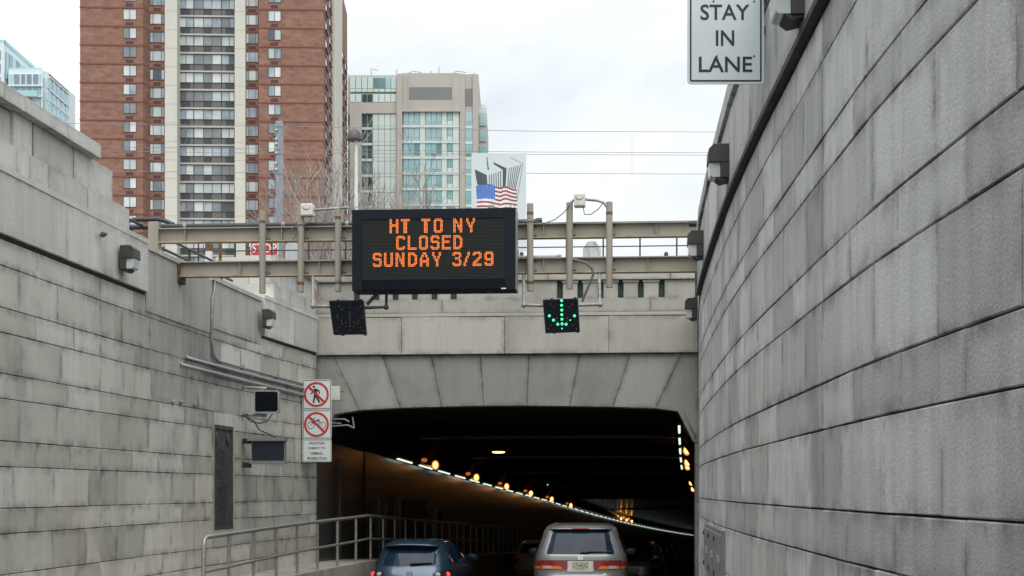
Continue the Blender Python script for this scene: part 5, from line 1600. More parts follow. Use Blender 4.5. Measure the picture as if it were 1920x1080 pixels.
bare_tree(742, 57, 345, 0.45, 21, 'leafless tree in front of the beige glass tower')
# ================================================================== BRICK TOWER
rot = math.radians(2.2)
TF = VP(((150 - 960) / F * 225.0, 225.0), (math.cos(rot), math.sin(rot)))
tw = thing('apartment_tower', 'tall red brick apartment tower with pale vertical piers and rows of windows', 'apartment tower', TF.P(18, GZ))
ZB, ZT = GZ, 86.0
uA, uB, uC, uD = TF.u(150), TF.u(268), TF.u(280, 2.0), TF.u(309, 2.0)
pA0, pA1 = TF.u(309, 1.2), TF.u(332, 1.2)
cC0, cC1 = TF.u(334, 3.7), TF.u(440, 3.7)
pB0, pB1 = TF.u(440, 1.2), TF.u(460, 1.2)
uE, uF_ = TF.u(460, 2.0), TF.u(485, 0)
uG = TF.u(606)
def wall(name, mat, pl, u0, u1, z0, z1, r0, r1, par):
    m_ = MB(); pl.box(m_, u0, u1, z0, z1, r0, r1); return m_.build(name, mat, par)
SP = VP((TF.P(uG, 0).x, TF.P(uG, 0).y), (-math.sin(rot), math.cos(rot)))
SL = SP.u(651)
wall('wall', M['brick'], TF, uA, uB, ZB, ZT, 0, 16, tw)
m_ = MB(); m_.prism([TF.P(uB, ZB, 0), TF.P(uC, ZB, 2.0), TF.P(uC, ZB, 10), TF.P(uB, ZB, 10)], (0, 0, ZT - ZB)); m_.build('wall', M['brick'], tw)
wall('wall', M['brick'], TF, uC, pA0 + .3, ZB, ZT, 2.0, 12, tw)
wall('pier', M['tower_white'], TF, pA0, pA1, ZB, ZT, 1.2, 9, tw)
wall('wall', M['frame_dk'], TF, pA1 - .2, pB0 + .2, ZB, ZT, 4.1, 10, tw)
wall('pier', M['tower_white'], TF, pB0, pB1, ZB, ZT, 1.2, 9, tw)
wall('wall', M['brick'], TF, pB1 - .3, uF_ + .05, ZB, ZT, 2.0, 12, tw)
wall('wall', M['brick'], TF, uF_, uG, ZB, ZT, 0, SL, tw)
sp0, sp1 = SP.u(622.5), SP.u(638)
wall('pier', M['tower_white'], SP, sp0, sp1, ZB, ZT, -0.35, 1.0, tw)

_pc = {}
def pane_obj(parent, pl, u0, u1, z0, z1, r, mats, key, dz, name='pane'):
    """pane mesh shared by all floors: built at floor 0, moved down by dz"""
    mi = random.choice(mats)
    k = (key, mi.name)
    if k not in _pc:
        m_ = MB(); pl.box(m_, u0, u1, z0, z1, r, r + 0.05); _pc[k] = m_.mesh(name, mi, parent_origin(tw))
    return inst(name, _pc[k], parent, (0, 0, dz))
WTS = [PANES[0]] * 6 + [PANES[1]] * 5 + [PANES[2]] * 5 + [PANES[3]] * 4 + [PANES[4]] * 1
Z0 = 70.66; FH = 2.75
def frame_mesh(key, pl, x0, x1, splits, zt, h, r):
    k = ('f', key)
    if k not in _pc:
        m_ = MB(); u0, u1 = pl.u(x0, r), pl.u(x1, r); t = 0.07
        pl.box(m_, u0, u1, zt - t, zt, r - .06, r + .1); pl.box(m_, u0, u1, zt - h, zt - h + t, r - .06, r + .1)
        for u in [u0, u1 - t] + [pl.u(s, r) - t / 2 for s in splits]:
            pl.box(m_, u, u + t, zt - h + t, zt - t, r - .055, r + .1)
        _pc[k] = m_.mesh('window', M['frame_dk'], parent_origin(tw))
    return _pc[k]
def window(key, pl, x0, x1, splits, zt, h, r, dz, mats=WTS):
    w = inst('window', frame_mesh(key, pl, x0, x1, splits, zt, h, r), tw, (0, 0, dz))
    xs = [x0] + splits + [x1]
    for i, (a, b) in enumerate(zip(xs, xs[1:])):
        o = pane_obj(w, pl, pl.u(a, r) + .03, pl.u(b, r) - .03, zt - h + .05, zt - .05, r + .0, mats, (key, i), 0)
    return w
def shared(key, name, mat, fn, dz, par=None):
    if key not in _pc:
        m_ = MB(); fn(m_); _pc[key] = m_.mesh(name, mat, parent_origin(tw))
    return inst(name, _pc[key], par or tw, (0, 0, dz))
for k in range(-2, 14):
    dz = -FH * k
    window('lw', TF, 231, 256, [243.3], Z0, 1.6, -0.02, dz)
    window('lb', TF, 281, 308.8, [287.2, 302.5], Z0, 1.6, 1.97, dz)
    window('rb', TF, 460.8, 484, [466.5, 480], Z0, 1.6, 1.97, dz)
    window('rw', TF, 503, 527, [515], Z0, 1.6, -0.02, dz)
    window('c1', TF, 335.2, 363.5, [348.8], Z0, 1.52, 3.7, dz)
    window('c2', TF, 363.5, 415.2, [381.4, 397.9], Z0, 1.52, 3.7, dz)
    window('c3', TF, 415.2, 439.8, [430], Z0, 1.52, 3.7, dz)
    for i, (a, b, mt) in enumerate(((335.2, 340.5, 'gr'), (340.5, 355.5, 'dk'), (355.5, 363.2, 'gr'), (363.8, 382, 'gr'), (382, 396.5, 'dk'), (396.5, 415, 'gr'), (415.4, 423.5, 'gr'), (423.5, 439.8, 'dk'))):
        shared(('sp', i), 'spandrel', M['spandrel_' + mt], lambda m_: TF.box(m_, TF.u(a, 3.7) + .02, TF.u(b, 3.7) - .02, Z0 - 2.47, Z0 - 1.54, 3.72, 4.05), dz)
    shared('slab', 'slab_edge', M['slab'], lambda m_: TF.box(m_, pA1 - .1, pB0 + .1, Z0 - 2.73, Z0 - 2.49, 3.45, 4.05), dz)
    for i, (xa, xb, r) in enumerate(((236, 249.6, -0.02), (288, 301.5, 1.97), (466, 479, 1.97), (507.5, 521, -0.02))):
        shared(('ac', i), 'air_conditioner', M['ac'], lambda m_: TF.box(m_, TF.u(xa, r), TF.u(xb, r), Z0 - 2.42, Z0 - 1.95, r - .03, r + .1), dz)
    def bands(m_):
        zb0, zb1 = Z0 + 0.10, Z0 + 0.30
        TF.box(m_, uA - .06, uB, zb0, zb1, -.08, .1)
        m_.prism([TF.P(uB, zb0, -.08), TF.P(uC, zb0, 1.92), TF.P(uC, zb0, 2.2), TF.P(uB, zb0, .2)], (0, 0, zb1 - zb0))
        TF.box(m_, uC, pA0, zb0 - .05, zb1, 1.93, 2.1); TF.box(m_, pB1, uF_ - .02, zb0 - .05, zb1, 1.93, 2.1)
        TF.box(m_, uF_, uG + .06, zb0, zb1, -.08, .1)
        SP.box(m_, 0, SL, zb0, zb1, -.06, .1)
    shared('band', 'floor_band', M['brick_band'], bands, dz)
    for i, (xa, xb) in enumerate(((609.5, 613.5), (617, 620.5), (641, 644), (646.5, 649))):
        window(('s', i), SP, xa, xb, [], Z0, 1.6, -0.03, dz, [PANES[3], PANES[4], PANES[4]])
        shared(('sl', i), 'window_hood', M['frame_dk'], lambda m_: SP.box(m_, SP.u(xa), SP.u(xb), Z0 - 1.72, Z0 - 1.62, -.25, .05), dz)
# joints of the pale piers
for k in range(-2, 14):
    shared('pj', 'pier_joint', M['slab'], lambda m_: (TF.box(m_, pA0 - .01, pA1 + .01, Z0 + .15, Z0 + .22, 1.18, 1.3), TF.box(m_, pB0 - .01, pB1 + .01, Z0 + .15, Z0 + .22, 1.18, 1.3)), -FH * k)

# ================================================================== BEIGE AND GLASS TOWER
GB = VP((0, 290.0), (1, 0))
gb = thing('glass_tower', 'beige concrete tower with aqua glass bays behind the message sign', 'tower', GB.px(780, 800, 8))
def gr(name, mat, x0, x1, y0, y1, r0, r1, par=None):
    m_ = MB(); GB.rect(m_, x0, x1, y0, y1, r0, r1); return m_.build(name, mat, par or gb)
YB = 760
gr('wall', M['b_conc'], 743.5, 754, 138, YB, -0.5, 24)
gr('wall', M['b_conc'], 754.1, 862, 137, 209, 0, 24)
gr('wall', M['b_conc'], 754.1, 862, 209, YB, 0.6, 24)
gr('wall', M['b_conc'], 862.1, 872, 138.5, YB, 0, 24)
gr('wall', M['b_conc'], 886.3, 897, 139, YB, 0, 24)
gr('wall', M['b_conc'], 872.1, 886.2, 139, YB, 0.4, 24)
gr('louvre', M['b_louvre'], 766.5, 848, 163.5, 186, -0.06, 0.3)
gr('louvre', M['b_louvre'], 872.3, 885.5, 166, 198.5, 0.33, 0.6)
for x in (766, 848.5):
    gr('pilaster', M['b_conc'], x - 0.8, x + 0.8, 140, 208, -0.12, 0.05)
gr('cornice', M['b_conc'], 753, 863, 206.5, 209, -0.35, 0.1)
gr('wall', M['b_conc'], 897.2, 912.5, 212, YB, 3, 24); gr('parapet', M['b_lightpanel'], 897.2, 912.5, 201, 212, 3, 20)
gr('roof_rail', M['b_mull'], 898, 909, 196.5, 198, 4, 4.3)
gr('wall', M['b_conc'], 652, 743.4, 141, YB, 0.8, 22)
gr('band', M['b_conc'], 656, 743.4, 192, 212.5, 0.1, 1)
gr('column', M['b_conc'], 656, 678, 212.6, YB, 0.1, 1)
def gwin(x0, x1, y0, y1, r, mats, mull=True, transom=None):
    w = gr('window', M['b_mull'], x0, x1, y0, y1, r + 0.06, r + 0.3)
    g_ = gr('pane', random.choice(mats), x0 + .55, x1 - .55, y0 + .6, (transom or y1) - .6, r, r + 0.055, w)
    if transom: gr('pane', random.choice(mats), x0 + .55, x1 - .55, transom + .4, y1 - .5, r, r + 0.055, w)
    return w
AQ = [M['b_aqua'], M['b_aqua'], M['b_aqua2']]; AQT = [M['b_aqua2']]; DK = [M['b_dkglass'], M['b_dkglass'], M['b_aqua3']]
cv = lambda x: 640 + x / 3.857
for row in range(9):
    y0 = 209.6 + 29.5 * row; y1 = y0 + 24
    A_ = AQT if row < 2 else (AQ if row != 2 else [M['b_aqua'], M['b_aqua3'], M['b_aqua']])
    gr('spandrel', M['b_lightpanel'], 755, 861, y1 + .3, y1 + 5.3, 0.05, 0.6)
    for a, b in ((450, 487), (489, 526), (528, 566), (611, 649), (651, 687), (689, 723)):
        gwin(cv(a), cv(b), y0, y1, 0.2, A_, transom=y0 + 19.5)
    for a, b in ((569, 607), (726, 763), (806, 850)):
        gr('glass_panel', M['b_lightpanel'], cv(a), cv(b), y0, y1, 0.15, 0.6)
    gwin(cv(767), cv(803), y0, y0 + 16, 0.2, A_); gr('glass_panel', M['b_lightpanel'], cv(767), cv(803), y0 + 16.4, y1, 0.15, 0.6)
    gwin(872.6, 886, y0 + 2, y1 + 1, 0.1, A_, transom=y0 + 20); gr('spandrel', M['b_lightpanel'], 872.6, 886, y1 + 1.3, y1 + 7, 0.1, 0.4)
    gwin(898.5, 911.5, y0 + 4, y1 + 2, 2.7, A_, transom=y0 + 22)
    ya = 214 + 29.5 * row
    for a, b in ((149, 187), (189, 224)):
        gwin(cv(a), cv(b), ya, ya + 24, 0.45, DK, transom=ya + 19)
    gr('spandrel', M['b_lightpanel'], 678.3, 698, ya + 24.5, ya + 29, 0.3, 0.8)
    for a, b in ((228, 266), (268, 311), (313, 356), (358, 397)):
        gr('glass_panel', M['b_lightpanel'], cv(a) + .1, cv(b) - .1, ya, ya + 22, 0.3, 0.8)
        gr('glass_panel', M['b_lightpanel'], cv(a) + .1, cv(b) - .1, ya + 22.4, ya + 28.8, 0.3, 0.8)
    gwin(652.3, 655.6, ya, ya + 22, 0.5, DK)
for a, b, mt in ((62, 102, 'b_lightpanel'), (104, 145, 'b_lightpanel'), (147, 188, 'b_lightpanel'), (190, 230, 'b_lightpanel'), (232, 270, 'b_aqua3'), (274, 314, 'b_aqua3'), (318, 358, 'b_aqua2'), (360, 398, 'b_lightpanel')):
    w = gr('window', M['b_mull'], cv(a), cv(b), 142.5, 172.5, 0.4, 0.8)
    gr('pane', M[mt], cv(a) + .5, cv(b) - .5, 146, 165.5, 0.3, 0.38, w); gr('pane', M['b_lightpanel'], cv(a) + .5, cv(b) - .5, 166.5, 172, 0.3, 0.38, w)
for a, b, mt in ((62, 102, 'b_lightpanel'), (104, 146, 'b_lightpanel'), (150, 186, 'b_dkglass'), (189, 224, 'b_dkglass'), (228, 270, 'b_lightpanel'), (272, 313, 'b_lightpanel'), (315, 356, 'b_lightpanel'), (358, 398, 'b_lightpanel')):
    w = gr('window', M['b_mull'], cv(a), cv(b), 176, 191.5, 0.4, 0.8); gr('pane', M[mt], cv(a) + .5, cv(b) - .5, 176.8, 191, 0.3, 0.38, w)
for pts in ([(696, 141), (696, 129), (708, 132)], [(743, 139), (742.5, 129), (745, 134)], [(766, 137), (775, 133.5), (790, 136)], [(809, 137), (808, 133)], [(850, 137), (856, 133.5), (874, 136)], [(823, 137), (823, 126)], [(888, 139), (889, 136)]):
    m_ = MB(); m_.tube([GB.px(x, y, 3) for x, y in pts], 0.07, 5); m_.build('roof_davit', M['b_louvre'], gb)

# ================================================================== PALE GLASS BUILDING AT THE LEFT
LB = VP((0, 330.0), (1, 0))
lb = thing('pale_building', 'pale blue and white glass building above the left parapet', 'building', LB.px(50, 800, 8))
def lr(name, mat, x0, x1, y0, y1, r0, r1, par=None):
    m_ = MB(); LB.rect(m_, x0, x1, y0, y1, r0, r1); return m_.build(name, mat, par or lb)
lz = lambda x, y: LB.z(x, y)
XC = LB.px(89, 0).x
lr('wall', M['w_frame'], 16, 80, 131, 760, 0.4, 20)
# corner bay and side wall
m_ = MB(); m_.prism([Vector((LB.px(77, 0, .4).x, 330.4, GZ)), Vector((XC - .3, 331.9, GZ)), Vector((XC - .3, 352, GZ)), Vector((LB.px(77, 0, .4).x, 352, GZ))], (0, 0, lz(80, 131) - GZ)); m_.build('wall', M['w_frame'], lb)
S2 = VP((XC, 332.0), (0, 1))
SLn = S2.u(130.5)
m_ = MB(); S2.box(m_, 0, SLn, GZ, lz(89, 134), 0.3, 8); m_.build('wall', M['w_frame'], lb)
m_ = MB(); S2.box(m_, SLn, SLn + 3, GZ, S2.z(131, 238), 0.2, 8); m_.build('wall', M['w_frame'], lb)
lr('rail_glass', M['w_rail'], 17, 78, 127, 131, 1.0, 1.2)
m_ = MB(); S2.box(m_, 0, SLn, lz(89, 134), lz(89, 130.5), 0.6, 0.8); m_.build('rail_glass', M['w_rail'], lb)
for i in range(9):
    y0 = 139 + 22.3 * i - (0 if i < 1 else 0.3); h = 19 if i != 1 else 15
    if i == 1: y0 += 2.5
    for a, b in ((97, 122), (140, 195), (213, 252), (270, 318), (336, 385), (400, 412)):
        x0, x1 = a / 5.4, b / 5.4
        w = lr('window', M['w_frame'], x0 - .5, x1 + .5, y0 - .5, y0 + h + .5, 0.22, 0.5)
        lr('pane', random.choice([M['w_glass2'], M['w_glass2'], M['w_glass']]), x0, x1, y0, y0 + h, 0.15, 0.215, w)
    if i == 1:
        lr('balcony_rail', M['w_rail'], 12, 70, y0 + 6, y0 + h + 1.5, -0.9, -0.8)
    lr('floor_slab', M['w_frame'], 15, 77.5, y0 + h + .8, y0 + h + 3.4, -0.15, 0.5)
    zt = lz(89, y0 + 4); hh = 2.25
    m_ = MB(); p = Vector((LB.px(79, 0).x, 330.55, zt - hh)); m_.obox(p, Vector((XC - .55 - p.x - .2, 1.1, 0)), Vector((-.05, .05, 0)), Vector((0, 0, hh))); m_.build('window', M['w_glass'], lb)
    xs = [90.5, 99, 107, 115.5, 123.2, 130]
    for a, b in zip(xs, xs[1:]):
        ua, ub = S2.u(a) + 0.25, S2.u(b) - 0.25
        m_ = MB(); S2.box(m_, ua - .12, ub + .12, zt - hh - .1, zt + .1, 0.22, 0.35); w = m_.build('window', M['w_frame'], lb)
        m_ = MB(); S2.box(m_, ua, ub * .55 + ua * .45, zt - hh, zt, 0.1, 0.2); m_.build('pane', M['w_glass'], w)
        m_ = MB(); S2.box(m_, ub * .58 + ua * .42, ub, zt - hh, zt - .55, 0.1, 0.2); m_.build('pane', M['w_glass'], w)
        m_ = MB(); S2.box(m_, ub * .58 + ua * .42, ub, zt - .45 - hh + .0, zt - hh + .02, 0.05, 0.2); m_.build('vent', M['w_glass'], w)
    m_ = MB(); S2.box(m_, 0, SLn, zt + .2, zt + .55, 0.0, 0.35); m_.build('floor_slab', M['w_frame'], lb)
# taller block behind
TX = LB.px(8.5, 0).x
zt = lz(8, 80)
T2 = VP((TX, 330.2), (0, 1))
m_ = MB(); m_.box(((TX - 9.2), 341, (GZ + zt) / 2), (18, 21.6, zt - GZ)); m_.build('tall_block', M['w_frame'], lb)
m_ = MB(); T2.box(m_, 0, 21, zt, zt + .7, 0.0, 0.2); m_.box((TX - 9, 330.4, zt + .35), (18, .3, .7)); m_.build('rail_glass', M['w_rail'], lb)
for i, (a, b) in enumerate(((12, 15.5), (16.5, 22.5), (23.5, 29), (30, 36), (37, 43), (44, 52))):
    m_ = MB(); T2.box(m_, T2.u(a), T2.u(b), zt - 7.4, zt - 1.6, -0.1, 0.1); m_.build('window', M['w_glass2' if i % 2 else 'w_glass'], lb)
for k in range(6):
    m_ = MB(); m_.box((TX - 2.4, 330.15, zt - 2.6 - k * 2.9), (3.0, .2, 2.0)); m_.build('window', M['w_glass2'], lb)
m_ = MB(); m_.tube([LB.px(32, 112, 15), LB.px(32, 74, 15)], 0.05, 4); m_.build('antenna', M['w_frame'], lb)

# ================================================================== VEHICLES
def keyfun(keys):
    zs = [k[0] for k in keys]
    def f(z):
        if z <= zs[0]: return keys[0][1:]
        if z >= zs[-1]: return keys[-1][1:]
        i = max(j for j in range(len(zs) - 1) if zs[j] <= z)
        t = (z - zs[i]) / (zs[i + 1] - zs[i])
        return tuple(a + (b - a) * t for a, b in zip(keys[i][1:], keys[i + 1][1:]))
    return f


class Car:
    """body shell: stacked rounded outlines (half width w, rear y, front y, squareness n)"""
    def __init__(self, name, label, cat, loc, rz, keys, paint):
        self.k = keyfun(keys); self.keys = keys
        self.th = thing(name, label, cat, loc, rz); self.paint = paint
        m_ = MB(); NU = 72; zs = []
        for a, b in zip(keys, keys[1:]):
            n = max(1, int((b[0] - a[0]) / 0.05))
            zs += [a[0] + (b[0] - a[0]) * i / n for i in range(n)]
        zs.append(keys[-1][0])
        vv = []; fs = []
        for z in zs:
            for i in range(NU): vv.append(self.S(2 * math.pi * i / NU, z))
        for j in range(len(zs) - 1):
            for i in range(NU):
                i2 = (i + 1) % NU
                fs.append((j * NU + i, j * NU + i2, (j + 1) * NU + i2, (j + 1) * NU + i))
        m_.add(vv, fs, 0, smooth=True)
        m_.add([self.S(2 * math.pi * i / NU, zs[-1]) for i in range(NU)], [tuple(range(NU))], 0)
        self.body = m_.build('body', paint, self.th, origin=(0, 0, 0))
    def S(self, a, z, off=0.0):
        w, yr, yf, n = self.k(z)
        c, s = math.cos(a), math.sin(a)
        yc, l = (yr + yf) / 2, (yf - yr) / 2
        x = (w + off) * math.copysign(abs(c) ** (2 / n), c); y = yc + (l + off) * math.copysign(abs(s) ** (2 / n), s)
        return Vector((x, y, z))
    def R(self, x, z, off=0.012):
        """point on the rear face at lateral x"""
        w, yr, yf, n = self.k(z)
        l = (yf - yr) / 2; yc = (yr + yf) / 2
        t = min(abs(x) / w, 0.999)
        return Vector((x, yc - l * (1 - t ** n) ** (1 / n) - off, z))
    def E(self, y, z, side, off=0.012):
        w, yr, yf, n = self.k(z)
        l = (yf - yr) / 2; yc = (yr + yf) / 2
        t = min(abs(y - yc) / l, 0.999)
        return Vector((side * (w * (1 - t ** n) ** (1 / n) + off), y, z))
    def rear(self, name, mat, pts_lr, off=0.012, nx=10, par=None, mb=None):
        """pts_lr: list of (z, xl, xr) rows from the bottom up"""
        m_ = mb or MB(); vv = []; fs = []
        for z, a, b in pts_lr:
            for i in range(nx + 1): vv.append(self.R(a + (b - a) * i / nx, z, off))
        w = nx + 1
        for j in range(len(pts_lr) - 1):
            for i in range(nx): fs.append((j * w + i, j * w + i + 1, (j + 1) * w + i + 1, (j + 1) * w + i))
        m_.add(vv, fs, 0, smooth=True)
        return m_.build(name, mat, par or self.th, origin=(0, 0, 0), recalc=False) if mb is None else None
    def sidep(self, name, mat, side, rows, off=0.012, ny=8, par=None):
        m_ = MB(); vv = []; fs = []
        for z, a, b in rows:
            for i in range(ny + 1): vv.append(self.E(a + (b - a) * i / ny, z, side, off))
        w = ny + 1
        for j in range(len(rows) - 1):
            for i in range(ny): fs.append((j * w + i, j * w + i + 1, (j + 1) * w + i + 1, (j + 1) * w + i))
        m_.add(vv, fs, 0, smooth=True)
        return m_.build(name, mat, par or self.th, origin=(0, 0, 0), recalc=False)
    def wheels(self, ys, x, r):
        for y in ys:
            for s in (-1, 1):
                m_ = MB(); m_.tube([(s * (x - .2), y, r), (s * x, y, r)], r, 20); w = m_.build('wheel', M['rubber'], self.th, origin=(0, 0, 0))
                m_ = MB(); m_.tube([(s * (x - .02), y, r), (s * (x + .008), y, r)], r * .64, 16); m_.build('rim', M['rim'], w, origin=(0, 0, 0))
    def mirror(self, y, z, s, mat):
        p = self.E(y, z, s, 0)
        m_ = MB(); m_.ball(p + Vector((s * 0.13, 0, 0.06)), (0.13, 0.06, 0.085), 12, 8); o = m_.build('mirror', mat, self.th, origin=(0, 0, 0))
        m_ = MB(); m_.ball(p + Vector((s * 0.13, -0.05, 0.06)), (0.105, 0.015, 0.065), 12, 8); m_.build('mirror_glass', M['glass'], o, origin=(0, 0, 0))
    def text(self, name, s, x0, x1, z0, z1, mat, off=0.02, weight=0.0, par=None):
        m_ = MB()
        zc_ = (z0 + z1) / 2
        vv, ff = text_shape(s, weight)
        m_.add([self.R(x0 + a * (x1 - x0), z0 + b * (z1 - z0), off) for a, b in vv], ff)
        return m_.build(name, mat, par or self.th, origin=(0, 0, 0), recalc=False)

# --- silver minivan
VD = 30.0
v = Car('minivan', 'silver minivan with wide red and amber tail lights entering the tunnel in the right lane', 'minivan', (1.335, VD, road_z(VD)), -0.055,
        [(0.20, .84, .10, 4.95, 5), (0.34, .93, .02, 5.06, 5.5), (0.50, .955, -0.01, 5.1, 6), (0.70, .96, 0.0, 5.1, 6), (0.745, .96, .03, 5.08, 6), (0.80, .955, .055, 5.0, 6.5), (1.02, .945, .07, 4.80, 7),
         (1.12, .925, .09, 4.35, 7), (1.17, .915, .11, 4.05, 7), (1.40, .825, .235, 3.4, 7), (1.62, .735, .37, 2.85, 7), (1.675, .70, .405, 2.72, 6.5), (1.715, .645, .46, 2.62, 5), (1.738, .56, .56, 2.5, 4.5), (1.748, .36, .9, 2.2, 4)], M['car_silver'])
v.rear('rear_window', M['glass'], [(1.175, -.80, .80), (1.22, -.80, .80), (1.35, -.755, .755), (1.50, -.70, .70), (1.60, -.655, .655), (1.635, -.60, .60)], 0.008)
m_ = MB()
for a, b in ((1.632, 1.655),):
    vv = []
    v.rear('spoiler_shadow', M['trim'], [(1.637, -.635, .635), (1.665, -.62, .62)], 0.010)
m_ = MB(); 
vv = [v.R(x, 1.69, 0.0) + Vector((0, 0.02, 0.004)) for x in np.linspace(-.62, .62, 13)] + [v.R(x, 1.69, .11) + Vector((0, 0, -0.012)) for x in np.linspace(-.58, .58, 13)] + [v.R(x, 1.66, .10) + Vector((0, 0, 0.0)) for x in np.linspace(-.575, .575, 13)] + [v.R(x, 1.655, 0) for x in np.linspace(-.62, .62, 13)]
m_.add(vv, [(r * 13 + i, r * 13 + i + 1, (r + 1) * 13 + i + 1, (r + 1) * 13 + i) for r in range(3) for i in range(12)], 0, smooth=True); m_.build('spoiler', M['car_silver'], v.th, origin=(0, 0, 0))
v.rear('brake_light', M['tail_red'], [(1.668, -.16, .16), (1.684, -.16, .16)], 0.118)
for s in (-1, 1):
    x0, x1 = .265, .935
    tl = v.rear('tail_light', M['tail_red'], [(0.885, min(s * x0, s * x1), max(s * x0, s * x1)), (0.95, min(s * x0, s * x1), max(s * x0, s * x1)), (1.045, min(s * x0, s * .925), max(s * x0, s * .925))], 0.016, nx=16)
    for a, b, mt, z0, z1 in ((.40, .56, 'tail_amber', .885, .945), (.56, .70, 'tail_white', .892, .95), (.70, .765, 'tail_amber', .885, .95), (.785, .93, 'tail_amber', .885, .935)):
        xa, xb = min(s * a, s * b), max(s * a, s * b)
        sk = 0.05 * s if a == .40 else 0
        if a == .40:
            v.rear('reflector', M[mt], [(z0, xa - (0.07 if s > 0 else 0), xb + (0.07 if s < 0 else 0)), (z1, xa, xb)], 0.021, nx=5, par=tl)
        else:
            v.rear('reflector', M[mt], [(z0, xa, xb), (z1, xa, xb)], 0.021, nx=5, par=tl)
    v.rear('seam', M['trim'], [(0.885, s * .775 - .005, s * .775 + .005), (1.045, s * .775 - .005, s * .775 + .005)], 0.0215, nx=1, par=tl)
v.rear('tailgate_strip', M['trim'], [(1.047, -.90, .90), (1.056, -.90, .90)], 0.014, nx=16)
pf = v.rear('plate_surround', M['plate_white'], [(0.835, -.23, .23), (0.86, -.27, .27), (0.90, -.245, .245), (1.043, -.245, .245)], 0.018, nx=8)
lp = v.rear('licence_plate', M['plate_cream'], [(0.885, -.165, .165), (1.035, -.165, .165)], 0.024, nx=6)
v.text('lettering', 'C75', -.150, -.028, .918, .998, M['plate_ink'], .028, .006, lp); v.text('lettering', 'EXZ', .020, .150, .918, .998, M['plate_ink'], .028, .006, lp)
v.rear('state_mark', M['plate_ink'], [(.935, -.014, .006), (.96, -.018, .010), (.985, -.010, .004)], .028, nx=2, par=lp)
v.text('motto', 'Garden State', -.09, .09, .890, .906, M['plate_ink'], .028, 0, lp)
v.text('state_name', 'NEW JERSEY', -.09, .09, 1.012, 1.028, M['plate_ink'], .028, 0, lp)
m_ = MB()
bc = v.R(0, 1.112, .022)
bx = lambda x, z, off: Vector((bc.x + x, bc.y - off + (z) * 0.22, bc.z + z))
ring2(m_, rrect(-.052, -.045, .052, .045, .022), rrect(-.042, -.036, .042, .036, .016), bx, 0.004)
for st in ([(-.030, .032), (-.020, -.030)], [(.030, .032), (.020, -.030)], [(-.024, 0.0), (.024, 0.0)]):
    stroke2(m_, st, .016, bx, 0.006)
m_.build('badge', M['chrome'], v.th, origin=(0, 0, 0), recalc=False)
v.text('name_badge', 'ODYSSEY', .46, .72, .785, .815, M['chrome'], .012, 0.0)
m_ = MB(); m_.tube([v.R(.02, 1.215, .03), v.R(.10, 1.225, .035), v.R(.62, 1.225, .035)], [.022, .018, .008], 6); m_.tube([v.R(.0, 1.205, .02), v.R(.16, 1.215, .04)], .022, 6); m_.build('wiper', M['trim'], v.th, origin=(0, 0, 0))
for s in (-1, 1):
    v.sidep('side_window', M['glass'], s, [(1.18, .45, 1.75), (1.35, .50, 1.75), (1.52, .58, 1.75)], 0.008); v.sidep('side_window', M['glass'], s, [(1.18, 1.85, 3.6), (1.35, 1.85, 3.25), (1.52, 1.85, 2.95)], 0.008)
    v.mirror(3.95, 1.02, s, M['car_dark'])
v.rear('bumper_step', M['trim'], [(.738, -.80, .80), (.75, -.80, .80)], 0.03, nx=12)
v.wheels((0.95, 4.0), .95, .33)

# --- blue hatchback
CD = 31.0
c_ = Car('hatchback_car', 'blue hatchback car with roof spoiler beside the walkway in the left lane', 'hatchback', (-2.11, CD, road_z(CD) - 0.03), -0.105,
         [(0.18, .76, .10, 4.3, 5), (0.35, .86, .02, 4.42, 5), (0.55, .878, .0, 4.45, 5), (0.72, .875, .03, 4.42, 5), (0.86, .85, .10, 4.2, 5), (0.93, .82, .16, 3.6, 5), (1.15, .74, .34, 2.95, 5),
          (1.32, .655, .47, 2.5, 5), (1.39, .60, .52, 2.3, 4.5), (1.44, .50, .60, 2.1, 4), (1.462, .34, .85, 1.8, 3.5)], M['car_blue'])
c_.rear('rear_window', M['glass'], [(.955, -.60, .60), (.985, -.645, .645), (1.10, -.63, .63), (1.22, -.575, .575), (1.305, -.54, .54)], 0.008)
m_ = MB(); xs = np.linspace(-1, 1, 15)
vv = [c_.R(x * .56, 1.41, 0.0) + Vector((0, .04, .006)) for x in xs] + [c_.R(x * .55, 1.36, .17) + Vector((0, 0, .03 - .03 * x * x)) for x in xs] + [c_.R(x * .545, 1.345, .165) + Vector((0, 0, .015 - .03 * x * x)) for x in xs] + [c_.R(x * .56, 1.32, 0.0) for x in xs]
m_.add(vv, [(r * 15 + i, r * 15 + i + 1, (r + 1) * 15 + i + 1, (r + 1) * 15 + i) for r in range(3) for i in range(14)], 0, smooth=True); m_.build('spoiler', M['car_blue'], c_.th, origin=(0, 0, 0))
m_ = MB(); p = c_.R(0, 1.375, .172); m_.box(p, (.17, .012, .016)); m_.build('brake_light', M['tail_white'], c_.th, origin=(0, 0, 0))
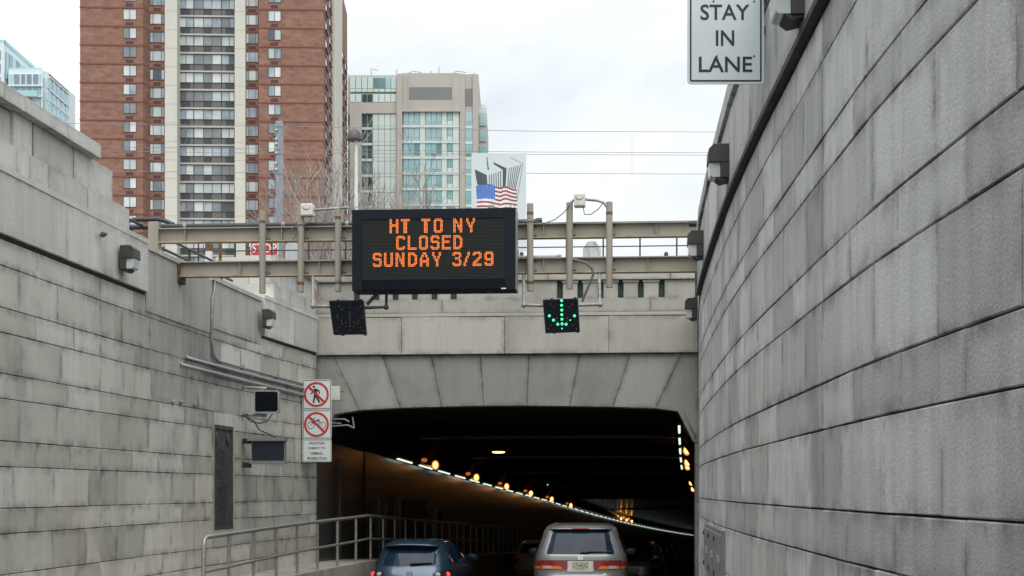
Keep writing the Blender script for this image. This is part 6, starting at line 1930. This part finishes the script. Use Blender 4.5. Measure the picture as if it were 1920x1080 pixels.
for s in (-1, 1):
    xa, xb = min(s * .50, s * .86), max(s * .50, s * .86)
    tl = c_.rear('tail_light', M['trim'], [(.70, xa, xb), (.80, xa, xb), (.845, min(s * .56, s * .82), max(s * .56, s * .82))], 0.012, nx=8)
    for cx, mt in ((.765, 'tail_lit'), (.60, 'tail_white')):
        m_ = MB(); m_.ball(c_.R(s * cx, .775, .016), (.058, .018, .052), 14, 8); m_.build('round_lamp', M[mt], tl, origin=(0, 0, 0))
    c_.sidep('side_window', M['glass'], s, [(.96, .62, 1.25), (1.12, .72, 1.25), (1.26, .84, 1.25)], 0.008, 5)
    c_.sidep('side_window', M['glass'], s, [(.96, 1.32, 2.15), (1.12, 1.32, 2.15), (1.30, 1.32, 2.10)], 0.008, 5); c_.sidep('side_window', M['glass'], s, [(.96, 2.22, 3.2), (1.12, 2.22, 2.85), (1.28, 2.22, 2.45)], 0.008, 5)
    c_.mirror(3.0, .95, s, M['car_blue'])
    c_.sidep('door_handle', M['car_blue'], s, [(.83, 1.4, 1.6), (.86, 1.4, 1.6)], 0.03, 3); c_.sidep('door_handle', M['car_blue'], s, [(.83, 2.3, 2.5), (.86, 2.3, 2.5)], 0.03, 3)
m_ = MB()
bc2 = c_.R(.03, .80, .02); b2_ = lambda x, z, off: Vector((bc2.x + x, bc2.y - off, bc2.z + z))
ring2(m_, [(a * 1.25, b) for a, b in circ(0, 0, .05, 28)], [(a * 1.25, b) for a, b in circ(0, 0, .042, 28)], b2_, 0.004)
stroke2(m_, [(-.058, .022), (-.030, .024), (0, -.014), (.030, .024), (.058, .022)], .014, b2_, 0.006)
m_.build('badge', M['chrome'], c_.th, origin=(0, 0, 0), recalc=False)
m_ = MB(); m_.tube([c_.R(.02, .985, .03), c_.R(.10, 1.0, .04), c_.R(.40, 1.015, .035), c_.R(.48, 1.01, .03)], [.024, .026, .02, .01], 6); m_.build('wiper', M['trim'], c_.th, origin=(0, 0, 0))
c_.wheels((.85, 3.5), .875, .31)
m_ = MB(); q_ = [c_.S(a, 1.462) for a in (0, math.pi)]; m_.ball(Vector((.10, .95, 1.468)), (.03, .07, .02), 8, 6); m_.build('antenna', M['trim'], c_.th, origin=(0, 0, 0))

# --- cars deeper in the tunnel
def sedan(t, off, label, paint, lit):
    p = TPt(t, off, ROAD_P + grade(t)); th_ = _tl[int(t)][1]
    c = Car('sedan_car', label, 'car', p, -th_,
            [(0.2, .80, .1, 4.6, 5), (0.4, .89, .0, 4.75, 5), (.70, .90, .02, 4.75, 5), (.90, .875, .06, 4.5, 5), (.97, .84, .5, 3.6, 5), (1.2, .72, .85, 3.0, 5), (1.38, .62, 1.1, 2.6, 4.5), (1.44, .45, 1.35, 2.3, 4)], paint)
    c.rear('rear_window', M['glass'], [(1.0, -.68, .68), (1.15, -.63, .63), (1.34, -.54, .54)], 0.01)
    for s in (-1, 1):
        a, b = min(s * .52, s * .86), max(s * .52, s * .86)
        c.rear('tail_light', M['tail_lit' if lit else 'tail_red'], [(.66, a, b), (.80, a, b)], 0.012, nx=6)
        c.sidep('side_window', M['glass'], s, [(1.0, 1.1, 3.3), (1.15, 1.25, 3.0), (1.33, 1.45, 2.6)], 0.01); c.mirror(3.2, .98, s, paint)
    c.rear('licence_plate', M['plate_white'], [(.55, -.16, .16), (.68, -.16, .16)], 0.012, nx=2)
    c.wheels((1.0, 3.7), .89, .31)
sedan(25.5, 1.95, 'tan orange car half hidden behind the left side of the silver minivan', M['car_tan'], False)
sedan(14.5, 6.15, 'dark car barely visible in the tunnel right of the silver minivan', M['car_dark'], False)
sedan(40.0, 6.0, 'farther dark car with a faint red tail light deep in the right lane', M['car_dark'], False)
